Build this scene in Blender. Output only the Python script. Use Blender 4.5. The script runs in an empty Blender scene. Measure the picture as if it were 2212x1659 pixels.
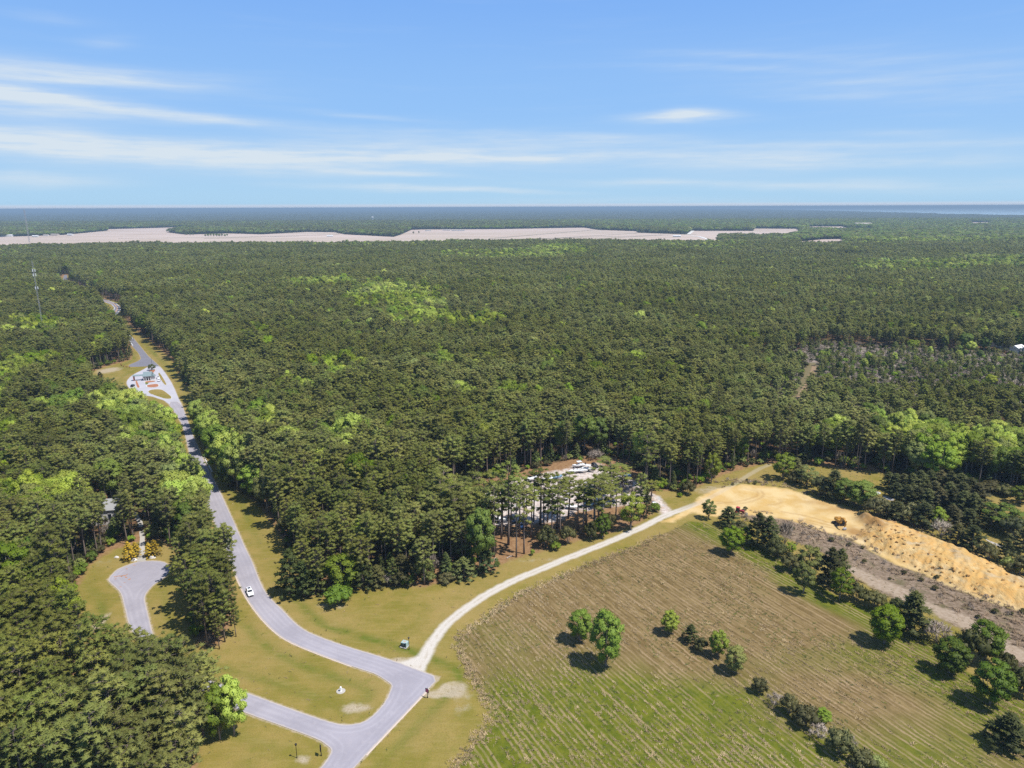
# Aerial view: pine forest, curving residential road, sandy track, sand pit and stubble field.
import bpy, bmesh, math, random
import numpy as np
from mathutils import Vector, Matrix, Euler
rnd = random.Random(7)
rng = np.random.default_rng(11)
scene = bpy.context.scene
COL = scene.collection
R = math.radians

# ------------------------------------------------------------------ camera
F, CAMH, ROLL = 1533.7, 120.0, .0038
PITCH = math.atan((829.5 - 447.5) / F)
SP, CP = math.sin(PITCH), math.cos(PITCH)


def ray(px, py):
    u = (px - 1106) / F
    v = (829.5 - py) / F
    return np.array([u + ROLL * v, CP + (v - ROLL * u) * SP, -SP + (v - ROLL * u) * CP])


def G(px, py, z=0.0):
    """survey point: where the sight line through a photo point meets the plane z"""
    d = ray(px, py)
    t = (z - CAMH) / d[2]
    return (d[0] * t, d[1] * t)


def GP(pts):
    return np.array([G(*p) for p in pts])


def proj(x, y, z):
    """back again, arrays allowed: photo point and distance along the axis"""
    dz = z - CAMH
    fw = y * CP - dz * SP
    up = y * SP + dz * CP
    u, v = x / fw, up / fw
    return 1106 + F * (u - ROLL * v), 829.5 - F * (v + ROLL * u), fw


def ppm(px, py):
    x, y = G(px, py)
    return F / proj(x, y, 0)[2]


def height_of(b, top_y):
    x, y = G(*b)
    d = ray(b[0], top_y)
    return CAMH + d[2] * y / d[1]


def zc(s, ox, oy):
    return lambda x, y: (.8848 * (ox + x / s), .8848 * (oy + y / s))


Z1, Z2, Z3 = zc(2.6, 0, 450), zc(2.6, 850, 450), zc(2.6, 1650, 450)
Z4, Z5, Z7 = zc(2.0106, 0, 1050), zc(2.0106, 600, 1050), zc(2.0106, 1650, 1050)
Z6 = zc(3.16, 1050, 1000)
ZA = zc(12.29, 280, 860)
ZU = zc(6.9125, 100, 640)
ZL = zc(4.424, 0, 860)
ZR = zc(4.424, 2000, 1100)
ZF = zc(7.373, 0, 480)
ZT = zc(3.687, 1500, 860)
ZQ = zc(4.6067, 180, 1200)

cam = bpy.data.cameras.new("camera")
camo = bpy.data.objects.new("camera", cam)
COL.objects.link(camo)
R0, U0, F0 = Vector((1, 0, 0)), Vector((0, SP, CP)), Vector((0, CP, -SP))
CR = (R0 - ROLL * U0).normalized()
CU = (U0 + ROLL * R0).normalized()
M = Matrix((CR, CU, -F0)).transposed().to_4x4()
M.translation = (0, 0, CAMH)
camo.matrix_world = M
cam.sensor_width = 36
cam.lens = 36 * F / 2212
cam.clip_start, cam.clip_end = 1, 200000
scene.camera = camo


# ------------------------------------------------------------------ node helper
class NT:
    def __init__(s, nt):
        s.nt = nt

    def n(s, typ, **kw):
        nd = s.nt.nodes.new(typ)
        for k, v in kw.items():
            setattr(nd, k, v)
        return nd

    def put(s, sock, v):
        if isinstance(v, bpy.types.NodeSocket):
            s.nt.links.new(v, sock)
        else:
            if hasattr(sock.default_value, '__len__') and not hasattr(v, '__len__'):
                v = (v,) * len(sock.default_value)
            elif hasattr(sock.default_value, '__len__') and len(sock.default_value) == 4 and len(v) == 3:
                v = tuple(v) + (1,)
            sock.default_value = v

    def m(s, op, a, b=0.0, c=None, clamp=False):
        nd = s.n('ShaderNodeMath', operation=op, use_clamp=clamp)
        s.put(nd.inputs[0], a)
        s.put(nd.inputs[1], b)
        if c is not None:
            s.put(nd.inputs[2], c)
        return nd.outputs[0]

    def vm(s, op, a, b=None):
        nd = s.n('ShaderNodeVectorMath', operation=op)
        s.put(nd.inputs[0], a)
        if b is not None:
            s.put(nd.inputs[1], b)
        return nd.outputs['Value'] if op in ('DOT_PRODUCT', 'LENGTH') else nd.outputs[0]

    def mix(s, f, a, b):
        nd = s.n('ShaderNodeMix', data_type='RGBA')
        s.put(nd.inputs[0], f)
        s.put(nd.inputs[6], a)
        s.put(nd.inputs[7], b)
        return nd.outputs[2]

    def noise(s, vec, scale, detail=3.0, rough=.55, dim='3D'):
        nd = s.n('ShaderNodeTexNoise', noise_dimensions=dim)
        s.put(nd.inputs['Vector'], vec)
        nd.inputs['Scale'].default_value = scale
        nd.inputs['Detail'].default_value = detail
        nd.inputs['Roughness'].default_value = rough
        return nd.outputs['Fac']

    def step(s, x, lo, hi):
        nd = s.n('ShaderNodeMapRange', interpolation_type='SMOOTHSTEP')
        s.put(nd.inputs[0], x)
        nd.inputs[1].default_value, nd.inputs[2].default_value = lo, hi
        return nd.outputs[0]

    def attr(s, name):
        return s.n('ShaderNodeAttribute', attribute_name=name).outputs['Fac']

    def pos(s):
        return s.n('ShaderNodeNewGeometry').outputs['Position']

    def scale(s, v, k):
        nd = s.n('ShaderNodeMapping')
        s.put(nd.inputs['Vector'], v)
        nd.inputs['Scale'].default_value = k
        return nd.outputs[0]


def new_mat(name):
    m = bpy.data.materials.new(name)
    m.use_nodes = True
    m.node_tree.nodes.clear()
    t = NT(m.node_tree)
    out = t.n('ShaderNodeOutputMaterial')
    b = t.n('ShaderNodeBsdfPrincipled')
    m.node_tree.links.new(b.outputs[0], out.inputs[0])
    b.inputs['Specular IOR Level'].default_value = .2
    b.inputs['Roughness'].default_value = .85
    return m, t, b, out


def simple(name, col, rough=.6, spec=.3, metal=0.0, vary=.12, scale=1.5):
    m, t, b, out = new_mat(name)
    tc = t.n('ShaderNodeTexCoord').outputs['Object']
    n = t.noise(tc, scale, 4)
    k = t.m('MULTIPLY_ADD', n, 2 * vary, 1 - vary)
    t.put(b.inputs['Base Color'], t.vm('MULTIPLY', tuple(col), t_comb(t, k)))
    b.inputs['Roughness'].default_value = rough
    b.inputs['Specular IOR Level'].default_value = spec
    b.inputs['Metallic'].default_value = metal
    return m


def t_comb(t, k):
    nd = t.n('ShaderNodeCombineXYZ')
    for i in range(3):
        t.put(nd.inputs[i], k)
    return nd.outputs[0]


# ------------------------------------------------------------------ mesh helper
def mesh_obj(name, verts, faces, mats, parent=None, mat_idx=None, smooth=False, attrs=None, link=True):
    me = bpy.data.meshes.new(name)
    me.from_pydata([tuple(v) for v in verts], [], [tuple(f) for f in faces])
    for m in (mats if isinstance(mats, (list, tuple)) else [mats]):
        me.materials.append(m)
    if mat_idx is not None:
        me.polygons.foreach_set('material_index', np.asarray(mat_idx, dtype=np.int32))
    if smooth:
        me.polygons.foreach_set('use_smooth', np.ones(len(me.polygons), dtype=bool))
    for k, v in (attrs or {}).items():
        a = me.attributes.new(k, 'FLOAT', 'POINT')
        a.data.foreach_set('value', np.asarray(v, dtype=np.float32))
    me.update()
    o = bpy.data.objects.new(name, me)
    if link:
        COL.objects.link(o)
    if parent is not None:
        o.parent = parent
    return o


class MB:
    def __init__(s):
        s.v, s.f = [], []

    def add(s, vs, fs):
        o = len(s.v)
        s.v += [tuple(v) for v in vs]
        s.f += [tuple(i + o for i in f) for f in fs]
        return s

    def box(s, c, d, rz=0.0, taper=1.0, top=(0, 0)):
        """box centred at c in x,y with its base at c.z; taper and shift of the top face"""
        x, y, z = c
        hx, hy = d[0] / 2, d[1] / 2
        vs = []
        for k, zz in ((0, 0), (1, d[2])):
            tp = taper if k else 1
            for sx, sy in ((-1, -1), (1, -1), (1, 1), (-1, 1)):
                X, Y = sx * hx * tp + (top[0] if k else 0), sy * hy * tp + (top[1] if k else 0)
                vs.append((x + X * math.cos(rz) - Y * math.sin(rz), y + X * math.sin(rz) + Y * math.cos(rz), z + zz))
        return s.add(vs, [(3, 2, 1, 0), (4, 5, 6, 7), (0, 1, 5, 4), (1, 2, 6, 5), (2, 3, 7, 6), (3, 0, 4, 7)])

    def loft(s, secs, cap=True):
        n = len(secs[0])
        vs = [p for q in secs for p in q]
        fs = []
        for i in range(len(secs) - 1):
            for j in range(n):
                a, b = i * n + j, i * n + (j + 1) % n
                fs.append((a, b, b + n, a + n))
        if cap:
            fs.append(tuple(range(n))[::-1])
            fs.append(tuple((len(secs) - 1) * n + j for j in range(n)))
        return s.add(vs, fs)

    def tube(s, pts, rad, n=8, cap=True):
        secs = []
        pts = [Vector(p) for p in pts]
        rad = rad if hasattr(rad, '__len__') else [rad] * len(pts)
        for i, p in enumerate(pts):
            d = (pts[min(i + 1, len(pts) - 1)] - pts[max(i - 1, 0)]).normalized()
            a = d.orthogonal().normalized() if abs(d.z) < .99 else Vector((1, 0, 0))
            b = d.cross(a).normalized()
            a = b.cross(d).normalized()
            secs.append([tuple(p + rad[i] * (math.cos(t) * a + math.sin(t) * b)) for t in [2 * math.pi * k / n for k in range(n)]])
        return s.loft(secs, cap)

    def prism(s, pts, z0, z1):
        n = len(pts)
        return s.loft([[(p[0], p[1], z0) for p in pts], [(p[0], p[1], z1) for p in pts]])

    def dome(s, c, r, h, n=12, k=4):
        secs = []
        for i in range(k + 1):
            a = i / k * math.pi / 2
            rr = max(r * math.cos(a), .01)
            secs.append([(c[0] + rr * math.cos(t), c[1] + rr * math.sin(t), c[2] + h * math.sin(a)) for t in [2 * math.pi * j / n for j in range(n)]])
        return s.loft(secs)

    def build(s, name, mat, parent=None, smooth=False, bevel=0.0):
        me = bpy.data.meshes.new(name)
        me.from_pydata(s.v, [], s.f)
        bm = bmesh.new()
        bm.from_mesh(me)
        bmesh.ops.recalc_face_normals(bm, faces=bm.faces)
        if bevel:
            bmesh.ops.bevel(bm, geom=list(bm.edges), offset=bevel, segments=2, affect='EDGES', clamp_overlap=True)
        bm.to_mesh(me)
        bm.free()
        me.materials.append(mat)
        if smooth:
            me.polygons.foreach_set('use_smooth', np.ones(len(me.polygons), dtype=bool))
        o = bpy.data.objects.new(name, me)
        COL.objects.link(o)
        if parent is not None:
            o.parent = parent
        return o


def tag(o, label=None, cat=None, group=None, kind=None):
    for k, v in (('label', label), ('category', cat), ('group', group), ('kind', kind)):
        if v:
            o[k] = v
    return o


def thing(name, label, cat, loc, rz=0.0, group=None):
    o = bpy.data.objects.new(name, None)
    o.empty_display_size = .5
    COL.objects.link(o)
    o.location = loc
    o.rotation_euler = (0, 0, rz)
    return tag(o, label, cat, group)


def copy_thing(o, loc, rz, label, group=None):
    def rec(a, par):
        c = a.copy()
        COL.objects.link(c)
        if par is not None:
            c.parent = par
        for ch in [q for q in bpy.data.objects if q.parent == a and q is not c]:
            rec(ch, c)
        return c
    c = rec(o, None)
    c.location, c.rotation_euler = loc, (0, 0, rz)
    c['label'] = label
    if group:
        c['group'] = group
    return c


# ------------------------------------------------------------------ survey outlines (photo points)
ROAD = [  # main road, right-hand edge from the gate down, corner, south leg, side street and back up the left-hand edge
    (391, 868), (404, 905), (418, 943), (432, 976), (450, 1014), (469, 1048),
    (493, 1100), (515, 1149), (530, 1183), (546, 1215), (560, 1252), (572, 1277), (588, 1297), (609, 1316), (638, 1347), (662, 1364), (695, 1378), (752, 1398),
    (800, 1412), (852, 1428), (905, 1448), (949, 1464), (918, 1497), (880, 1537), (839, 1580), (773, 1650), (700, 1735), (620, 1735), (668, 1684), (694, 1659), (711, 1634), (716, 1624), (714, 1617), (707, 1611), (689, 1598),
    (610, 1569), (531, 1541), (480, 1520), (430, 1500), (380, 1485), (300, 1468), (296, 1448), (383, 1452), (440, 1465), (535, 1497), (619, 1528), (690, 1553), (724, 1563), (751, 1567), (786, 1561), (812, 1541), (834, 1514), (845, 1488), (846, 1480), (839, 1474), (813, 1457), (785, 1448),
    (752, 1437), (690, 1414), (638, 1393), (608, 1377), (585, 1358), (566, 1338), (550, 1318), (536, 1298), (524, 1277), (512, 1250), (502, 1225), (480, 1167), (458, 1118), (440, 1074), (424, 1032), (410, 985), (405, 963), (400, 940),
    (393, 916), (380, 895), (361, 868)]
FAR_RIGHT = [ZA(1340, 420), Z1(940, 1090), Z1(850, 980), Z1(740, 870), Z1(728, 850), Z1(740, 830), Z1(768, 795), Z1(766, 780), Z1(742, 758), Z1(690, 738), Z1(620, 722), Z1(540, 690), Z1(470, 655), Z1(440, 630), Z1(428, 605), Z1(424, 575)]
FAR_LEFT = [Z1(408, 575), Z1(400, 605), Z1(425, 645), Z1(460, 675), Z1(530, 710), Z1(610, 738), Z1(660, 745), Z1(706, 762), Z1(724, 783), Z1(718, 800), Z1(695, 828), Z1(700, 850), Z1(715, 885), Z1(815, 985), Z1(838, 1025), ZA(700, 0)]
ROAD_FAR = FAR_RIGHT + FAR_LEFT + [ZA(760, 100), ZA(792, 190), ZA(740, 245), ZA(650, 290), ZA(480, 360), ZA(430, 400), ZA(440, 440), ZA(700, 435), ZA(970, 422), ZA(1220, 430)]
CULDESAC = [ZQ(905, 1659), ZQ(860, 1480), ZQ(825, 1330), ZQ(798, 1220), ZQ(805, 1170), ZQ(840, 1110), ZQ(900, 1050), ZQ(980, 995), ZQ(1060, 940), ZQ(1085, 880), ZQ(1060, 820), ZQ(1010, 790), ZQ(900, 778), ZQ(720, 788), ZQ(600, 830),
            ZQ(500, 870), ZQ(430, 930), ZQ(385, 990), ZQ(400, 1020), ZQ(470, 1080), ZQ(520, 1130), ZQ(545, 1190), ZQ(565, 1280), ZQ(590, 1380), ZQ(610, 1470), ZQ(640, 1540), ZQ(690, 1640), (334, 1400), (344, 1448), (392, 1456)]
DRIVE = [ZQ(710, 790), ZQ(735, 650), ZQ(745, 520), ZQ(720, 350), ZQ(660, 250), ZQ(700, 230), ZQ(775, 340), ZQ(800, 520), ZQ(800, 640), ZQ(812, 782)]
GATELANE = [ZA(1220, 425), ZA(1350, 420), ZA(1480, 570), ZA(1600, 750), ZA(1710, 920), ZA(1800, 1110), ZA(1900, 1350), ZA(2040, 1640), ZA(1760, 1640), ZA(1600, 1540), ZA(1480, 1440), ZA(1300, 1390), ZA(1150, 1330), ZA(980, 1310), ZA(830, 1280), ZA(660, 1200),
            ZA(500, 1120), ZA(420, 1060), ZA(370, 960), ZA(360, 900), ZA(390, 830), ZA(480, 730), ZA(590, 655), ZA(700, 600), ZA(860, 520), ZA(1000, 440)]
ISLANDS = dict(
    lower=[ZA(980, 1170), ZA(1040, 1135), ZA(1150, 1112), ZA(1280, 1105), ZA(1400, 1115), ZA(1480, 1150), ZA(1560, 1210), ZA(1700, 1320), ZA(1725, 1370), ZA(1710, 1400), ZA(1660, 1412), ZA(1500, 1400), ZA(1380, 1360), ZA(1250, 1320), ZA(1120, 1270), ZA(1020, 1230)],
    side=[ZA(1310, 600), ZA(1335, 605), ZA(1400, 690), ZA(1480, 820), ZA(1565, 975), ZA(1560, 1000), ZA(1500, 985), ZA(1420, 880), ZA(1350, 760), ZA(1305, 670)])
LAWN = [(283, 740), ZU(1540, 1280), ZU(1400, 1120), ZU(1200, 1000), ZU(1040, 880), ZU(940, 700), ZU(860, 700), ZU(660, 620), ZU(400, 480), ZU(190, 350), ZU(470, 200), ZU(490, 320), ZU(650, 430), ZU(810, 480), ZU(950, 590), ZU(1100, 630), ZU(1360, 670), ZU(1400, 740), ZU(1370, 850),
        ZU(1490, 1050), ZU(1740, 1250), ZU(2040, 1500), (374, 780), (392, 820), (420, 851), (428, 874), (428, 943), (436, 950), (452, 968), (466, 995), (474, 1020), (490, 1045),
        (548, 1080), (590, 1130), (618, 1178), (640, 1230), (650, 1268), (664, 1287), (694, 1287), (760, 1274), (813, 1264), (918, 1268), (975, 1252), (1059, 1235), (1103, 1210), (1191, 1185), (1253, 1166), (1321, 1151), (1377, 1132), (1418, 1104), (1412, 1060), (1475, 1062), (1517, 1047), (1548, 1030), (1592, 1016), (1649, 1001), (1724, 1001), (1768, 1007), (1900, 1020), (1960, 1032),
        (2000, 1044), (2130, 1056), (2240, 1080), (2500, 1140), (2600, 1300), (2600, 1900), (700, 1900), (420, 1760), (425, 1640), (415, 1560), (455, 1525), (440, 1505), (380, 1488), (320, 1500), (255, 1500), (205, 1450), (165, 1370), (158, 1285), (190, 1222), (240, 1190), (296, 1172), (345, 1166), (388, 1196),
        (400, 1240), (404, 1300), (410, 1360), (432, 1398), (468, 1395), (500, 1350), (505, 1290), (495, 1240), (476, 1195), (456, 1165), (430, 1095), (413, 1076), (396, 1024), (385, 990), (374, 968), (358, 948),
        (345, 926), (300, 918), (250, 906), (220, 890), (202, 858), (192, 806), (230, 791), (262, 783), (284, 776), (287, 758)]
FIELD = [(984, 1385), (1008, 1364), (1050, 1332), (1108, 1292), (1200, 1250), (1300, 1210), (1380, 1178), (1445, 1147), (1490, 1126), Z7(150, 455), Z7(330, 540), Z7(550, 640), Z7(700, 760), Z7(830, 840), Z7(980, 880), Z7(1150, 1000), Z7(1300, 1060), Z7(1420, 1180), Z7(1540, 1260), Z7(1709, 1320), Z7(2100, 1560), (2650, 1900), (760, 1900), (925, 1720), (985, 1659), (1030, 1600), (1070, 1555), (1062, 1530), (1030, 1480), (1000, 1420)]
SAND = [(1425, 1128), (1452, 1118), (1478, 1102), (1500, 1090), Z7(110, 330), Z7(200, 290), Z7(330, 265), Z7(440, 275), Z7(560, 290), Z7(700, 340), Z7(850, 385), Z7(960, 412), Z7(1100, 455), Z7(1250, 520), Z7(1450, 590), Z7(1540, 640), Z7(1709, 720), Z7(1950, 840), Z7(1950, 1030), Z7(1709, 895), Z7(1500, 830), Z7(1350, 770), Z7(1200, 700), Z7(1080, 660), Z7(950, 590), Z7(850, 530), Z7(700, 490), Z7(560, 440), Z7(440, 425), Z7(330, 415), Z7(200, 425), Z7(100, 412), (1500, 1106), (1455, 1128)]
HEAP = [Z7(880, 520), Z7(930, 455), Z7(1000, 430), Z7(1100, 452), Z7(1250, 516), Z7(1450, 586), Z7(1540, 632), Z7(1709, 712), Z7(1950, 830), Z7(1950, 1030), Z7(1709, 895), Z7(1500, 830), Z7(1350, 770), Z7(1200, 700), Z7(1080, 645), Z7(960, 580)]
SCRUB = [Z7(300, 400), Z7(440, 410), Z7(560, 440), Z7(700, 490), Z7(850, 530), Z7(950, 590), Z7(1080, 660), Z7(1200, 700), Z7(1350, 770), Z7(1500, 830), Z7(1709, 895), Z7(2000, 1040), Z7(2000, 1300), Z7(1709, 1180), Z7(1560, 1090), Z7(1440, 1000), Z7(1240, 890), Z7(1040, 820), Z7(850, 700), Z7(700, 590), Z7(560, 540), Z7(420, 470)]
SCRUB2 = [(1690, 770), (1780, 745), (2230, 770), (2330, 850), (2300, 900), (2060, 880), (1820, 880), (1740, 850), (1690, 900), (1672, 890), (1720, 830)]
LOT = [Z6(330, 640), Z6(560, 560), Z6(760, 520), Z6(900, 485), Z6(1040, 460), Z6(1180, 420), Z6(1300, 415), Z6(1420, 480), Z6(1600, 560), Z6(1690, 640), Z6(1705, 690), Z6(1600, 740), Z6(1450, 740), Z6(1130, 790), Z6(950, 870), Z6(600, 890), Z6(200, 900), Z6(60, 850), Z6(180, 720)]
LOTCLEAR = [Z6(330, 600), Z6(560, 520), Z6(760, 470), Z6(900, 440), Z6(1040, 425), Z6(1180, 385), Z6(1320, 375), Z6(1480, 400), Z6(1600, 470), Z6(1660, 560), Z6(1700, 640), Z6(1760, 700), Z6(1700, 800), Z6(1450, 960), Z6(1330, 1010), Z6(1100, 1060), Z6(880, 1100), Z6(780, 1130), Z6(500, 1170), Z6(350, 1000), Z6(150, 900), Z6(60, 850), Z6(180, 690)]
TRACK = [(908, 1442), (920, 1416), (932, 1392), (946, 1370), (966, 1346), (1000, 1318), (1050, 1284), (1100, 1258), (1160, 1233), (1220, 1208), (1280, 1185), (1340, 1160), (1390, 1138), (1430, 1117), (1462, 1104), (1500, 1090), (1540, 1072), (1580, 1050), (1615, 1028), (1640, 1012), (1662, 1004)]
TRAIL = [ZT(1800, 120), ZT(1790, 160), ZT(1765, 220), ZT(1750, 265), ZT(1715, 320), ZT(1680, 375), ZT(1660, 410), ZT(1620, 500)]
MOUTH = [(846, 1432), (862, 1430), (878, 1427), (892, 1421), (904, 1413), (913, 1401), (921, 1388), (930, 1376), (946, 1384), (941, 1398), (933, 1418), (922, 1436), (918, 1456), (895, 1446), (868, 1439)]
LOTDRIVE = [Z6(1690, 640), Z6(1760, 665), Z6(1790, 700), Z6(1860, 770), Z6(1865, 810), Z6(1820, 830), Z6(1780, 800), Z6(1745, 750), Z6(1715, 700)]
TRAILCLEAR = [ZT(1830, 60), ZT(1850, 140), ZT(1800, 300), ZT(1755, 420), ZT(1690, 600), ZT(1560, 620), ZT(1570, 480), ZT(1630, 370), ZT(1690, 200), ZT(1750, 100)]
FIELDS_FAR = [
    [(-500, 518), (-200, 516), Z1(0, 335), Z1(400, 322), Z1(680, 295), Z1(690, 285), Z1(1210, 271), Z1(1060, 305), Z1(1180, 320), Z1(1450, 312), Z1(1660, 318), Z1(1950, 303), Z1(2130, 305), Z1(2190, 318), (850, 512), Z2(330, 322), Z2(400, 290), Z2(470, 287), Z2(950, 285), Z2(1500, 275), Z2(1590, 290), Z2(1830, 298), Z2(1840, 308), Z2(2150, 318), Z3(100, 296), Z3(490, 296), Z3(500, 281), Z3(770, 283), Z3(800, 318), Z3(700, 340), Z3(275, 342), Z3(262, 368), Z3(330, 376), (1540, 533), (1200, 528), (700, 536), (400, 536), (-500, 548)],
    [Z3(770, 366), Z3(930, 350), Z3(1065, 348), Z3(1070, 392), Z3(950, 408), Z3(800, 404)],
    [Z3(1855, 241), Z3(1995, 241), Z3(1990, 264), Z3(1880, 264)],
    [Z3(830, 268), Z3(895, 268), Z3(1065, 268), Z3(1070, 274), Z3(1130, 282), Z3(1240, 282), Z3(1270, 300), Z3(1100, 302), Z3(840, 292)]]

POLY = {k: GP(v) for k, v in dict(road=ROAD, road_far=ROAD_FAR, cul=CULDESAC, drive=DRIVE, gate=GATELANE, lawn=LAWN, field=FIELD, sand=SAND, heap=HEAP, scrub=SCRUB, scrub2=SCRUB2, lot=LOT, lotclear=LOTCLEAR, mouth=MOUTH, lotdrive=LOTDRIVE, trailclear=TRAILCLEAR).items()}
FARP = [GP(p) for p in FIELDS_FAR]
TRACKL, TRAILL, FRIGHT, FLEFT = GP(TRACK), GP(TRAIL), GP(FAR_RIGHT), GP(FAR_LEFT)


def sdist(x, y, poly, closed=True):
    """signed distance to an outline, positive inside (unsigned for open lines)"""
    d2 = np.full(x.shape, 1e18)
    ins = np.zeros(x.shape, bool)
    n = len(poly)
    for i in range(n if closed else n - 1):
        ax, ay = poly[i]
        bx, by = poly[(i + 1) % n]
        ex, ey = bx - ax, by - ay
        t = np.clip(((x - ax) * ex + (y - ay) * ey) / max(ex * ex + ey * ey, 1e-9), 0, 1)
        d2 = np.minimum(d2, (x - ax - t * ex) ** 2 + (y - ay - t * ey) ** 2)
        if closed:
            c = ((ay > y) != (by > y)) & (x < ex * (y - ay) / (ey if ey else 1e-12) + ax)
            ins ^= c
    d = np.sqrt(d2)
    return np.where(ins, d, -d) if closed else d


def vnoise(x, y, cell, seed=0):
    """smooth value noise in numpy, -1..1"""
    r = np.random.default_rng(seed)
    T = r.uniform(-1, 1, (256, 256))
    u, v = x / cell, y / cell
    i, j = np.floor(u).astype(int), np.floor(v).astype(int)
    a, b = u - i, v - j
    a, b = a * a * (3 - 2 * a), b * b * (3 - 2 * b)
    g = lambda p, q: T[p % 256, q % 256]
    return (g(i, j) * (1 - a) + g(i + 1, j) * a) * (1 - b) + (g(i, j + 1) * (1 - a) + g(i + 1, j + 1) * a) * b


def smooth_poly(p, k=2):
    """round the corners of a closed outline (Chaikin)"""
    for _ in range(k):
        q = np.roll(p, -1, axis=0)
        p = np.stack([.75 * p + .25 * q, .25 * p + .75 * q], 1).reshape(-1, 2)
    return p


def sheet(name, poly, z, mat, kind='structure', label=None, smooth=0):
    """flat polygon sheet at height z"""
    p = smooth_poly(np.asarray(poly), smooth) if smooth else np.asarray(poly)
    bm = bmesh.new()
    vs = [bm.verts.new((a, b, z)) for a, b in p]
    es = [bm.edges.new((vs[i], vs[(i + 1) % len(vs)])) for i in range(len(vs))]
    bmesh.ops.triangle_fill(bm, edges=es, use_beauty=True)
    bmesh.ops.recalc_face_normals(bm, faces=bm.faces)
    for f in bm.faces:
        if f.normal.z < 0:
            f.normal_flip()
    me = bpy.data.meshes.new(name)
    bm.to_mesh(me)
    bm.free()
    me.materials.append(mat)
    o = bpy.data.objects.new(name, me)
    COL.objects.link(o)
    return tag(o, label, None, None, kind)


def ribbon(name, line, width, z, mat, closed=False, kind='structure'):
    p = np.asarray(line)
    n = len(p)
    vs, fs = [], []
    for i in range(n):
        a, b = (p[i - 1], p[(i + 1) % n]) if closed else (p[max(i - 1, 0)], p[min(i + 1, n - 1)])
        d = (b - a) / (np.hypot(*(b - a)) + 1e-9)
        q = np.array([-d[1], d[0]]) * width / 2
        vs += [(*(p[i] + q), z), (*(p[i] - q), z)]
    for i in range(n if closed else n - 1):
        j = (i + 1) % n
        fs.append((2 * i + 1, 2 * j + 1, 2 * j, 2 * i))
    return tag(mesh_obj(name, vs, fs, mat), None, None, None, kind)
# ------------------------------------------------------------------ world, sun, render settings
SUN_EL, SUN_AZ = R(62), R(-24)          # height, and direction it stands in, measured from +x
world = bpy.data.worlds.new("World")
scene.world = world
world.use_nodes = True
world.node_tree.nodes.clear()
t = NT(world.node_tree)
wout = t.n('ShaderNodeOutputWorld')
bg = t.n('ShaderNodeBackground')
t.nt.links.new(bg.outputs[0], wout.inputs[0])
sky = t.n('ShaderNodeTexSky', sky_type='NISHITA')
sky.sun_disc = False
sky.sun_elevation = SUN_EL
sky.sun_rotation = math.pi / 2 - SUN_AZ
sky.air_density, sky.dust_density, sky.ozone_density = 1.0, .25, 3.0
sky.altitude = 100
dirv = t.n('ShaderNodeTexCoord').outputs['Generated']
sx = t.n('ShaderNodeSeparateXYZ')
t.put(sx.inputs[0], dirv)
az = t.m('ARCTAN2', sx.outputs[0], sx.outputs[1])
el = t.m('ARCSINE', sx.outputs[2])
cv = t.n('ShaderNodeCombineXYZ')
t.put(cv.inputs[0], az)
t.put(cv.inputs[1], el)
wv = t.scale(cv.outputs[0], (5, 62, 1))
n1 = t.noise(wv, 1.0, 6, .6)
n2 = t.noise(t.scale(cv.outputs[0], (3.2, 22, 1)), 1.0, 4, .55)
n3 = t.noise(t.scale(cv.outputs[0], (26, 150, 1)), 1.0, 4, .6)
wob = t.m('MULTIPLY_ADD', n2, .026, -.013)
elw = t.m('ADD', el, wob)


def sky_pos(px, py):
    d = ray(px, py)
    return math.atan2(d[0], d[1]), math.asin(d[2] / np.linalg.norm(d))


# thin cirrus banks: photo centre x, y, half width, half height, slope, strength
CIRRUS = [(120, 155, 250, 20, .02, .78), (20, 205, 120, 34, .05, .60), (230, 226, 330, 12, .07, .78), (120, 246, 260, 12, .0, .28), (40, 300, 220, 20, .06, .85), (330, 338, 420, 22, .04, .72), (760, 325, 520, 18, .02, .55),
          (620, 342, 300, 12, .0, .35), (1080, 305, 320, 16, .02, .35), (1020, 342, 340, 12, .0, .40), (930, 408, 230, 6, .04, .85), (840, 375, 120, 5, .04, .55), (1470, 254, 100, 11, .0, 1.0), (1485, 244, 50, 8, .0, .5), (1780, 345, 360, 22, .0, .38), (1740, 400, 460, 11, .02, .40), (1420, 395, 150, 6, .0, .35),
          (50, 385, 130, 13, .0, .55), (1880, 140, 380, 40, .08, .14), (1700, 122, 200, 7, .08, .18), (2100, 305, 120, 9, .0, .25), (1960, 288, 90, 6, .0, .22), (1770, 208, 120, 7, .03, .20), (760, 248, 110, 6, .06, .28), (105, 40, 70, 7, .0, .22), (230, 88, 45, 10, -.1, .16), (2050, 190, 330, 30, .05, .16), (1300, 440, 420, 9, .0, .28), (1200, 338, 420, 8, .02, .30), (1650, 318, 300, 7, .03, .28), (1880, 352, 240, 9, .02, .35), (1150, 298, 260, 8, .03, .25), (1600, 150, 260, 6, .06, .2), (1950, 165, 200, 6, .05, .18), (860, 365, 300, 8, .0, .2), (1500, 320, 700, 50, .0, .08)]
tot = 0.0
for (px, py, hw, hh, sl, st) in CIRRUS:
    a0, e0 = sky_pos(px, py)
    ka = F * (1 + ((px - 1106) / F) ** 2) ** .5
    da = t.m('SUBTRACT', az, a0)
    dx = t.m('MULTIPLY', da, F / hw)
    dy = t.m('MULTIPLY', t.m('ADD', t.m('SUBTRACT', elw, e0), t.m('MULTIPLY', da, sl)), F / hh)
    r2 = t.m('ADD', t.m('MULTIPLY', dx, dx), t.m('MULTIPLY', dy, dy))
    g = t.m('MULTIPLY', t.m('POWER', 2.71828, t.m('MULTIPLY', r2, -1.1)), st)
    tot = t.m('ADD', tot, g)
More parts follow.
